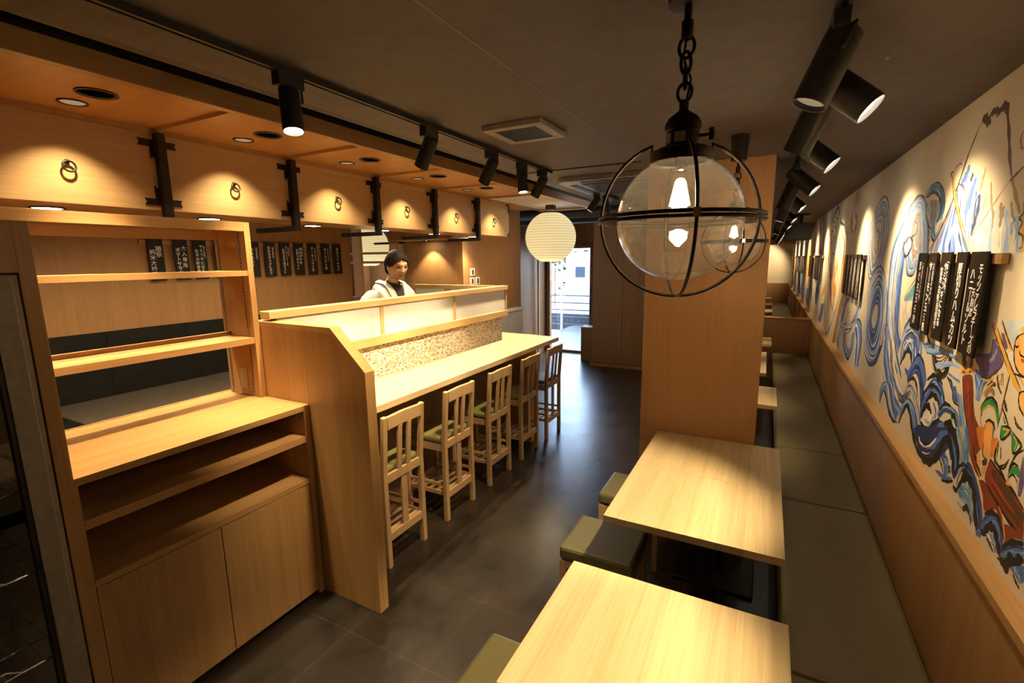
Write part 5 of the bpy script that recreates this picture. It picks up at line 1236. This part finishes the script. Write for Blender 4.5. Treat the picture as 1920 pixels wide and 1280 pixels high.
('f','f',[(1861,1678),(1888,1666),(1906,1650),(1906,1620),(1887,1582),(1858,1563),(1818,1559)]),
('l','k',7,[(1861,1677),(1891,1665),(1907,1648),(1905,1616),(1887,1582),(1853,1562),(1818,1559)]),
('f','R',[(1861,1604),(1835,1606),(1831,1595),(1850,1595)]),
('l','k',6,[(1872,1626),(1865,1614),(1837,1611)]),
('l','k',7,[(1907,1635),(1895,1631),(1881,1637)]),
('f','f',[(1888,1678),(1884,1693),(1868,1697),(1860,1675)]),
('l','o',8,[(1880,1558),(1845,1551),(1815,1536)]),
('l','k',6,[(1886,1553),(1847,1556),(1817,1557)]),
('f','f',[(1804,1521),(1824,1514),(1831,1495),(1817,1470),(1794,1458),(1780,1455)]),
('l','k',7,[(1804,1521),(1827,1511),(1830,1492),(1816,1470),(1798,1461),(1779,1452)]),
('f','n',[(2718,1120),(2353,1238),(2267,1235),(2197,1188),(2170,1132),(2201,1083),(2240,1103),(2250,1152),(2308,1189),(2354,1186),(2408,1099),(2491,1039),(2602,1018),(2675,1032)]),
('l','b',30,[(2568,1077),(2458,1129),(2398,1190),(2331,1224)]),
('l','b',22,[(2296,1215),(2227,1176),(2202,1119)]),
('f','w',[(2682,1093),(2610,1077),(2521,1103),(2440,1170),(2455,1142),(2501,1102),(2584,1068),(2657,1064)]),
('f','w',[(2605,1045),(2539,1058),(2484,1085),(2529,1057),(2582,1041)]),
('l','k',12,[(2655,1083),(2582,1084),(2515,1112)]),
('l','k',34,[(2673,1029),(2592,1019),(2490,1038),(2407,1096),(2353,1184),(2294,1194),(2243,1155),(2223,1099)]),
('l','k',30,[(2344,1236),(2261,1237),(2203,1186),(2184,1126)]),
('b','wlgyb',9,[(2381,1095),(2346,1075),(2306,1059)],[(2300,1170),(2260,1132),(2245,1080)]),
('l','k',8,[(2382,1098),(2341,1083),(2324,1057)]),
('l','k',7,[(2343,1124),(2297,1128),(2269,1101)]),
('l','b',20,[(2383,1043),(2302,1050),(2221,1077)]),
('l','n',24,[(2267,1113),(2255,1086)]),
('l','k',12,[(2325,1029),(2256,1053),(2209,1077)]),
('l','b',10,[(2407,1039),(2348,1041),(2283,1061)]),
('b','bltlo',10,[(2260,1269),(2212,1223),(2177,1175),(2175,1104)],[(2151,1304),(2114,1239),(2100,1196),(2104,1160)]),
('b','nbbnk',14,[(2174,1069),(2147,1137),(2078,1141),(2015,1107),(1989,1044),(1957,1008)],[(2173,1100),(2105,1193),(2023,1170),(1956,1117),(1928,1075),(1922,1046)]),
('l','k',32,[(2202,1061),(2169,1058),(2139,1085),(2122,1125),(2072,1142),(2013,1113),(1972,1022)]),
('l','k',14,[(2195,1101),(2188,1135),(2135,1172),(2109,1172)]),
('l','k',10,[(2132,1133),(2108,1168),(2098,1191)]),
('b','lbwlt',10,[(2156,1061),(2123,1046),(2047,1053),(1997,1020)],[(2122,1107),(2057,1121),(2018,1086),(1991,1033)]),
('f','t',[(2086,1069),(2056,1088),(2024,1091),(2054,1069)]),
('l','k',22,[(2086,1024),(2057,1046),(2029,1038)]),
('l','k',9,[(2035,1039),(2014,1026),(2005,1009)]),
('l','l',9,[(2142,1027),(2093,1025)]),
('f','r',[(2129,1311),(2055,1335),(2016,1280),(2074,1268),(2031,1204),(1985,1177),(2041,1186),(2096,1217)]),
('f','O',[(2086,1325),(2020,1347),(1996,1273),(2027,1266)]),
('l','k',6,[(2076,1272),(2063,1239),(2001,1202)]),
('f','f',[(2020,1347),(1968,1364),(1953,1298),(1955,1264),(1994,1254),(2006,1297)]),
('l','d',6,[(2006,1297),(1998,1257),(1968,1257)]),
('f','f',[(2045,1239),(2022,1254),(2004,1224),(2018,1200)]),
('f','f',[(1998,1218),(1965,1236),(1970,1207),(1989,1187)]),
('l','k',10,[(2036,1216),(2011,1203),(1987,1190)]),
('f','d',[(2000,1240),(1960,1263),(1960,1238),(1988,1226)]),
('f','r',[(2001,1173),(1962,1187),(1896,1181),(1839,1160),(1791,1129),(1720,1102),(1765,1074),(1816,1124),(1853,1145),(1925,1095),(1960,1142)]),
('f','r',[(1946,1269),(1963,1191),(1909,1175),(1809,1154),(1736,1146),(1671,1142),(1699,1221),(1771,1238),(1845,1247),(1914,1265)]),
('l','k',9,[(1946,1268),(1846,1250),(1771,1238),(1698,1217)]),
('l','k',10,[(1939,1184),(1850,1163),(1771,1148),(1671,1142)]),
('l','d',34,[(1918,1237),(1815,1218),(1688,1191)]),
('l','d',20,[(1905,1203),(1784,1183),(1694,1165)]),
('l','R',10,[(1920,1214),(1825,1196),(1750,1183)]),
('l','o',6,[(2000,1171),(1953,1136),(1930,1093)]),
('l','o',7,[(1839,1160),(1804,1139),(1765,1085)]),
('f','r',[(1791,1129),(1728,1146),(1672,1146),(1667,1133),(1758,1080)]),
('l','k',6,[(1919,1315),(1914,1278),(1880,1266)]),
('l','k',8,[(1916,1271),(1871,1265),(1828,1250)]),
('l','k',5,[(1885,1328),(1876,1293)]),
('f','e',[(1813,1281),(1795,1304),(1755,1309),(1750,1284),(1777,1288),(1801,1274)]),
('l','k',7,[(1813,1281),(1794,1311),(1765,1313)]),
('l','k',6,[(1812,1257),(1786,1280),(1753,1270)]),
('f','p',[(1750,1358),(1751,1307),(1743,1235),(1726,1241),(1720,1277)]),
('l','k',7,[(1872,1269),(1846,1275),(1825,1313)]),
('l','o',8,[(1806,1263),(1816,1243),(1783,1249)]),
('l','o',6,[(1767,1272),(1742,1251)]),
('b','nbblb',12,[(1932,1031),(1919,1080),(1873,1121),(1830,1135),(1793,1111),(1777,1069),(1789,1028)],[(1923,1022),(1897,1051),(1865,1075),(1842,1080),(1822,1065),(1805,1045),(1798,1027)]),
('l','k',28,[(1932,1031),(1901,1035),(1875,1074),(1837,1079),(1803,1054),(1772,1021)]),
('l','k',18,[(1918,1092),(1873,1121),(1826,1124),(1791,1095)]),
('b','lwb',6,[(1888,1042),(1852,1017),(1818,1017)],[(1846,1065),(1815,1047),(1805,1027)]),
('l','k',10,[(1881,1032),(1851,1027),(1823,1018)]),
('l','b',20,[(1957,1008),(1917,1021)]),
('b','tnbnb',14,[(1782,1058),(1739,1108),(1671,1142)],[(1777,1022),(1720,1057),(1653,1094)]),
('l','k',18,[(1777,1057),(1735,1098),(1667,1133)]),
('l','k',40,[(1776,1023),(1742,1025),(1718,1054),(1687,1059),(1672,1082),(1652,1091)]),
('b','blb',7,[(1719,1033),(1677,1031),(1650,1025)],[(1648,1081),(1640,1059),(1634,1043)]),
('l','k',9,[(1694,1028),(1672,1018),(1648,1012)]),
('l','k',8,[(1794,1017),(1767,1020),(1756,1014)]),
('b','bwbnlbw',16,[(1598,1295),(1731,1383),(1725,1524),(1682,1654),(1539,1725),(1385,1687),(1278,1567),(1271,1444),(1352,1304),(1484,1264),(1598,1295)],[(1541,1356),(1635,1417),(1659,1509),(1588,1609),(1480,1652),(1393,1604),(1355,1540),(1366,1460),(1447,1360),(1490,1343),(1541,1356)]),
('b','bnlb',9,[(1541,1356),(1635,1417),(1659,1509),(1588,1609),(1480,1652),(1393,1604),(1355,1540),(1366,1460),(1447,1360),(1490,1343),(1541,1356)],[(1540,1408),(1601,1452),(1600,1504),(1559,1560),(1503,1580),(1450,1560),(1433,1522),(1433,1472),(1474,1422),(1508,1407),(1540,1408)]),
('l','k',9,[(1458,1589),(1544,1561),(1604,1483),(1583,1423),(1485,1405),(1435,1442),(1440,1501)]),
('l','k',6,[(1598,1295),(1731,1383),(1725,1524),(1682,1654),(1539,1725),(1385,1687),(1278,1567),(1271,1444)]),
('b','nbn',5,[(1706,1211),(1529,1185),(1369,1231),(1261,1339)],[(1682,1194),(1498,1163),(1309,1217),(1206,1348)]),
('b','ycyt',10,[(819,1651),(791,1597),(704,1555)],[(509,1684),(488,1642),(483,1577)]),
('b','blwblbnl',18,[(713,1341),(734,1418),(711,1519),(612,1577),(496,1579),(401,1544),(351,1441),(393,1391),(471,1343)],[(707,1320),(659,1378),(601,1418),(573,1427),(533,1419),(509,1400),(497,1377),(501,1357),(504,1343)]),
('l','n',20,[(722,1515),(624,1576),(496,1579),(419,1555)]),
('l','k',30,[(710,1319),(647,1387),(589,1424),(523,1409),(487,1347)]),
('l','b',20,[(677,1455),(575,1502),(462,1464),(426,1415)]),
('l','k',10,[(653,1485),(569,1516),(476,1492)]),
('l','w',16,[(670,1416),(574,1477),(498,1445)]),
('b','nbbgb',14,[(555,1307),(479,1383),(392,1434),(289,1406),(231,1355),(247,1305)],[(512,1258),(457,1316),(401,1341),(344,1323),(302,1280),(274,1234)]),
('f','b',[(613,1331),(498,1326),(516,1290),(587,1306)]),
('l','k',14,[(486,1373),(398,1434),(297,1410),(254,1373)]),
('l','k',18,[(510,1278),(432,1312),(367,1294),(321,1245)]),
('b','wlcbswl',14,[(1137,1390),(1093,1282),(994,1203),(871,1150),(778,1080),(651,1029)],[(920,1424),(847,1336),(797,1282),(692,1222),(598,1201),(509,1227)]),
('l','b',16,[(1060,1349),(968,1276),(844,1229),(704,1191),(604,1186)]),
('l','k',10,[(1154,1387),(1102,1280),(1000,1201),(871,1150),(778,1080),(644,1027)]),
('l','k',8,[(1009,1410),(923,1314),(831,1260)]),
('l','k',14,[(874,1424),(787,1347),(643,1261)]),
('b','ngblwn',12,[(660,1189),(579,1189),(516,1251),(454,1273),(358,1253),(279,1202),(236,1156)],[(629,1156),(564,1160),(500,1210),(441,1238),(380,1217),(311,1181),(257,1143)]),
('l','k',6,[(667,1176),(596,1171),(525,1210),(460,1252)]),
('l','k',6,[(662,1166),(592,1163),(521,1202),(456,1243)]),
('l','k',6,[(656,1155),(587,1155),(517,1194),(451,1234)]),
('l','k',6,[(650,1144),(583,1147),(512,1186),(447,1225)]),
('b','blnl',9,[(1066,1014),(1088,1084),(1021,1157),(941,1168),(896,1114),(815,1062),(704,1030),(604,1032)],[(1051,1015),(1026,1072),(990,1103),(943,1101),(888,1064),(823,1030),(729,1019),(629,1025)]),
('l','k',20,[(993,1108),(908,1081),(832,1035),(725,1013),(617,1030)]),
('l','k',8,[(1073,1013),(1096,1078),(1031,1156)]),
('b','nbbnlb',14,[(591,1034),(577,1136),(483,1200),(389,1202),(304,1165),(264,1129),(220,1102)],[(581,1041),(515,1131),(467,1156),(420,1149),(374,1113),(312,1071),(222,1042)]),
('l','k',28,[(586,1034),(527,1124),(471,1163),(402,1135),(339,1080),(249,1032),(155,1010)]),
('l','l',14,[(580,1115),(476,1187),(362,1172),(309,1133)]),
('b','blnbgb',16,[(266,1206),(268,1265),(208,1326),(126,1386),(30,1380),(-31,1339),(-49,1297)],[(244,1159),(213,1233),(151,1285),(97,1305),(52,1300),(21,1277),(6,1255)]),
('l','k',20,[(220,1352),(138,1393),(52,1391),(14,1379)]),
('l','k',26,[(195,1258),(127,1310),(57,1310),(19,1294)]),
('l','k',16,[(208,1306),(136,1350),(40,1346),(9,1333)]),
('l','n',26,[(263,1213),(244,1277),(189,1325)]),
('f','w',[(226,1165),(186,1218),(132,1245),(81,1232),(105,1186),(166,1155)]),
('l','k',30,[(234,1174),(202,1231),(150,1251),(99,1232)]),
('l','l',16,[(180,1185),(105,1186),(71,1230)]),
('l','b',16,[(96,1283),(50,1258),(52,1225)]),
('l','k',24,[(235,1153),(126,1152),(58,1201),(-6,1245)]),
('l','b',30,[(185,1114),(69,1148),(-46,1229),(-112,1250)]),
('l','b',24,[(116,1052),(6,1088),(-74,1165),(-134,1202)]),
('f','w',[(248,1116),(184,1091),(101,1100),(45,1134),(4,1175),(-7,1163),(23,1125),(95,1085),(172,1066)]),
('l','k',10,[(202,1108),(153,1087),(87,1108),(59,1107)]),
('f','w',[(157,1048),(98,1053),(38,1082),(94,1046),(139,1037)]),
('f','w',[(-119,1268),(-164,1279),(-193,1262),(-152,1258)]),
('l','k',16,[(8,1276),(-38,1315),(-109,1325)]),
('l','k',20,[(-128,1288),(-173,1307)]),
('l','k',5,[(403,1557),(263,1525),(200,1469),(141,1420),(61,1394),(-12,1426),(-41,1488),(-57,1560)]),
('l','k',5,[(393,1559),(267,1525),(193,1470),(132,1422),(55,1400),(-9,1433),(-37,1487),(-49,1559)]),
('l','k',5,[(383,1560),(271,1524),(186,1471),(122,1424),(50,1405),(-6,1440),(-33,1486),(-41,1558)]),
('l','k',5,[(373,1561),(274,1524),(180,1472),(113,1426),(44,1411),(-4,1446),(-29,1486),(-33,1556)]),
('l','k',5,[(364,1562),(278,1523),(173,1474),(103,1428),(38,1416),(-1,1453),(-24,1485),(-25,1555)]),
('l','k',5,[(354,1564),(281,1522),(167,1475),(94,1430),(33,1422),(2,1459),(-20,1484),(-17,1554)]),
('l','k',5,[(345,1565),(285,1522),(160,1476),(85,1432),(27,1427),(5,1466),(-16,1483),(-8,1552)]),
('l','k',5,[(220,1493),(130,1471),(43,1498),(-24,1570)]),
('l','k',5,[(214,1480),(124,1458),(37,1485),(-31,1555)]),
('l','k',5,[(208,1466),(118,1445),(32,1473),(-37,1540)]),
('l','k',5,[(202,1453),(112,1432),(26,1460),(-44,1525)]),
('l','k',5,[(195,1440),(106,1420),(21,1448),(-50,1511)]),
('l','k',5,[(189,1426),(101,1407),(15,1436),(-56,1496)]),
('b','bllt',10,[(358,1496),(204,1518),(53,1522),(-97,1516)],[(272,1461),(167,1475),(43,1498),(-129,1505)]),
('b','lbl',6,[(150,1440),(-24,1485),(-137,1488)],[(110,1426),(-33,1466),(-140,1479)]),
('b','lb',5,[(-20,1443),(-101,1441),(-161,1440)],[(-49,1430),(-107,1428),(-166,1427)]),
('l','k',10,[(-22,1421),(-78,1414),(-112,1385),(-159,1373),(-194,1354)]),
('b','bnl',6,[(-91,1400),(-117,1357),(-154,1352)],[(-129,1409),(-169,1380),(-197,1355)]),
('l','n',10,[(-24,1424),(-90,1392),(-126,1359)]),
('l','k',8,[(-107,1369),(-130,1350),(-192,1348)]),
('l','b',30,[(118,1077),(8,1129),(-52,1190),(-119,1224)]),
('f','w',[(232,1093),(160,1077),(71,1103),(-10,1170),(5,1142),(51,1102),(134,1068),(207,1064)]),
('f','w',[(155,1045),(89,1058),(34,1085),(79,1057),(132,1041)]),
('l','k',12,[(205,1083),(132,1084),(65,1112)]),
('l','k',8,[(-68,1098),(-109,1083),(-126,1057)]),
('l','k',7,[(-107,1124),(-153,1128),(-181,1101)]),
('l','n',24,[(-183,1113),(-195,1086)]),
('l','b',10,[(-43,1039),(-102,1041),(-167,1061)])]

def srgb(r, g, b): return tuple(((c / 255) / 12.92 if c / 255 <= .04045 else ((c / 255 + .055) / 1.055) ** 2.4) for c in (r, g, b))
PC = dict(v=(184, 196, 196), n=(34, 48, 96), b=(70, 104, 176), l=(142, 170, 210), w=(228, 222, 205), k=(18, 14, 14), g=(140, 142, 140), s=(150, 118, 84), o=(214, 162, 62), O=(214, 128, 44), r=(124, 52, 24), R=(176, 52, 26), p=(92, 74, 124), e=(44, 132, 74), f=(232, 164, 86), t=(96, 148, 158), c=(236, 218, 178), d=(78, 50, 30), y=(196, 194, 182))
def crs(P, n):
    """Catmull-Rom through P, n samples spread evenly by chord length"""
    if len(P) < 2: return P
    Q = [P[0]] + list(P) + [P[-1]]; d = [0]
    for i in range(1, len(P)): d.append(d[-1] + max(1e-6, math.dist(P[i], P[i - 1])))
    out = []; j = 0
    for k in range(n):
        s = d[-1] * k / (n - 1)
        while j < len(P) - 2 and s > d[j + 1]: j += 1
        t = (s - d[j]) / (d[j + 1] - d[j]); p0, p1, p2, p3 = Q[j], Q[j + 1], Q[j + 2], Q[j + 3]
        out.append(tuple(.5 * (2 * p1[a] + (p2[a] - p0[a]) * t + (2 * p0[a] - 5 * p1[a] + 4 * p2[a] - p3[a]) * t * t + (3 * p1[a] - p0[a] - 3 * p2[a] + p3[a]) * t ** 3) for a in (0, 1)))
    return out
def paint():
    rnd = random.Random(3); keys = list(PC); mb = MB(); x = [.6548]
    def ribbon(L, R_, c):
        x[0] -= .0000004; n = len(L)
        vs = [(x[0], a, b) for a, b in L] + [(x[0], a, b) for a, b in R_]
        mb.add(vs, [(i, i + 1, n + i + 1, n + i) for i in range(n - 1)], keys.index(c))
    for d in MURAL:
        if d[0] == 'f':
            P = [(a / 1000, b / 1000) for a, b in d[2]]; Q = []
            n = len(P); PP = P + P[:1]
            for i in range(n):
                a, b = PP[i], PP[i + 1]
                for t in (0, .25, .5, .75): Q.append((a[0] + (b[0] - a[0]) * t, a[1] + (b[1] - a[1]) * t))
            m = len(Q); Q = [((Q[i - 1][0] + 2 * Q[i][0] + Q[(i + 1) % m][0]) / 4, (Q[i - 1][1] + 2 * Q[i][1] + Q[(i + 1) % m][1]) / 4) for i in range(m)]
            x[0] -= .0000004
            from mathutils.geometry import tessellate_polygon
            tr = tessellate_polygon([[Vector((a, b, 0)) for a, b in Q]])
            mb.add([(x[0], a, b) for a, b in Q], [tuple(t) for t in tr], keys.index(d[1]))
        elif d[0] == 'l':
            P = [(a / 1000, b / 1000) for a, b in d[3]]; n = max(6, 6 * len(P)); L = crs(P, n); w = d[2] / 2000
            A = []; B_ = []
            for i in range(n):
                a = L[max(0, i - 1)]; b = L[min(n - 1, i + 1)]; tx, ty = b[0] - a[0], b[1] - a[1]; m = math.hypot(tx, ty) or 1
                ww = w * (.25 + .75 * min(1, 5 * i / n, 5 * (n - 1 - i) / n)) * (1 + .25 * math.sin(i * .9))
                A.append((L[i][0] - ty / m * ww, L[i][1] + tx / m * ww)); B_.append((L[i][0] + ty / m * ww, L[i][1] - tx / m * ww))
            ribbon(A, B_, d[1])
        else:
            A = [(a / 1000, b / 1000) for a, b in d[3]]; B_ = [(a / 1000, b / 1000) for a, b in d[4]]
            n = max(14, 7 * max(len(A), len(B_))); A = crs(A, n); B_ = crs(B_, n); N = max(4, int(d[2] * .62))
            for q in range(int(2.6 * N)):
                c = d[1][int(q * .43 * len(d[1])) % len(d[1])] if rnd.random() < .45 else rnd.choice(d[1])
                t0 = (q / N) if q < N else rnd.random(); w = (1.35 / N if q < N else rnd.uniform(.15, .75) / N)
                s0, s1 = (0, n) if q < N else sorted((rnd.randint(0, n - 4), rnd.randint(4, n)))
                if s1 - s0 < 4: continue
                ph = rnd.random() * 6; L = []; R_ = []
                for i in range(s0, s1):
                    e = min(1, (i - s0 + .3) / 3, (s1 - .7 - i) / 3) if q >= N else 1
                    o = .25 / N * math.sin(i * .5 + ph)
                    u0 = min(1, max(0, t0 - w * .1 + o)); u1 = min(1, max(0, t0 + w * e + o))
                    L.append(tuple(A[i][k] + (B_[i][k] - A[i][k]) * u0 for k in (0, 1))); R_.append(tuple(A[i][k] + (B_[i][k] - A[i][k]) * u1 for k in (0, 1)))
                ribbon(L, R_, c)
    ms = []
    for k in keys:
        cc = srgb(*PC[k]); ms.append(speckle(mat('mural_paint_' + k, cc, .6), tuple(v * .86 for v in cc), tuple(min(1, v * 1.1) for v in cc), 14, 5, stretch=(1, 1, 1)))
    me = bpy.data.meshes.new('mural'); me.from_pydata(mb.v, [], mb.f)
    for m in ms: me.materials.append(m)
    me.polygons.foreach_set('material_index', mb.m)
    o = bpy.data.objects.new('mural_painting', me); C.objects.link(o)
    tag(o, 'long hand painted mural of blue waves, a mountain and fish on the cream wall', 'mural')
paint()
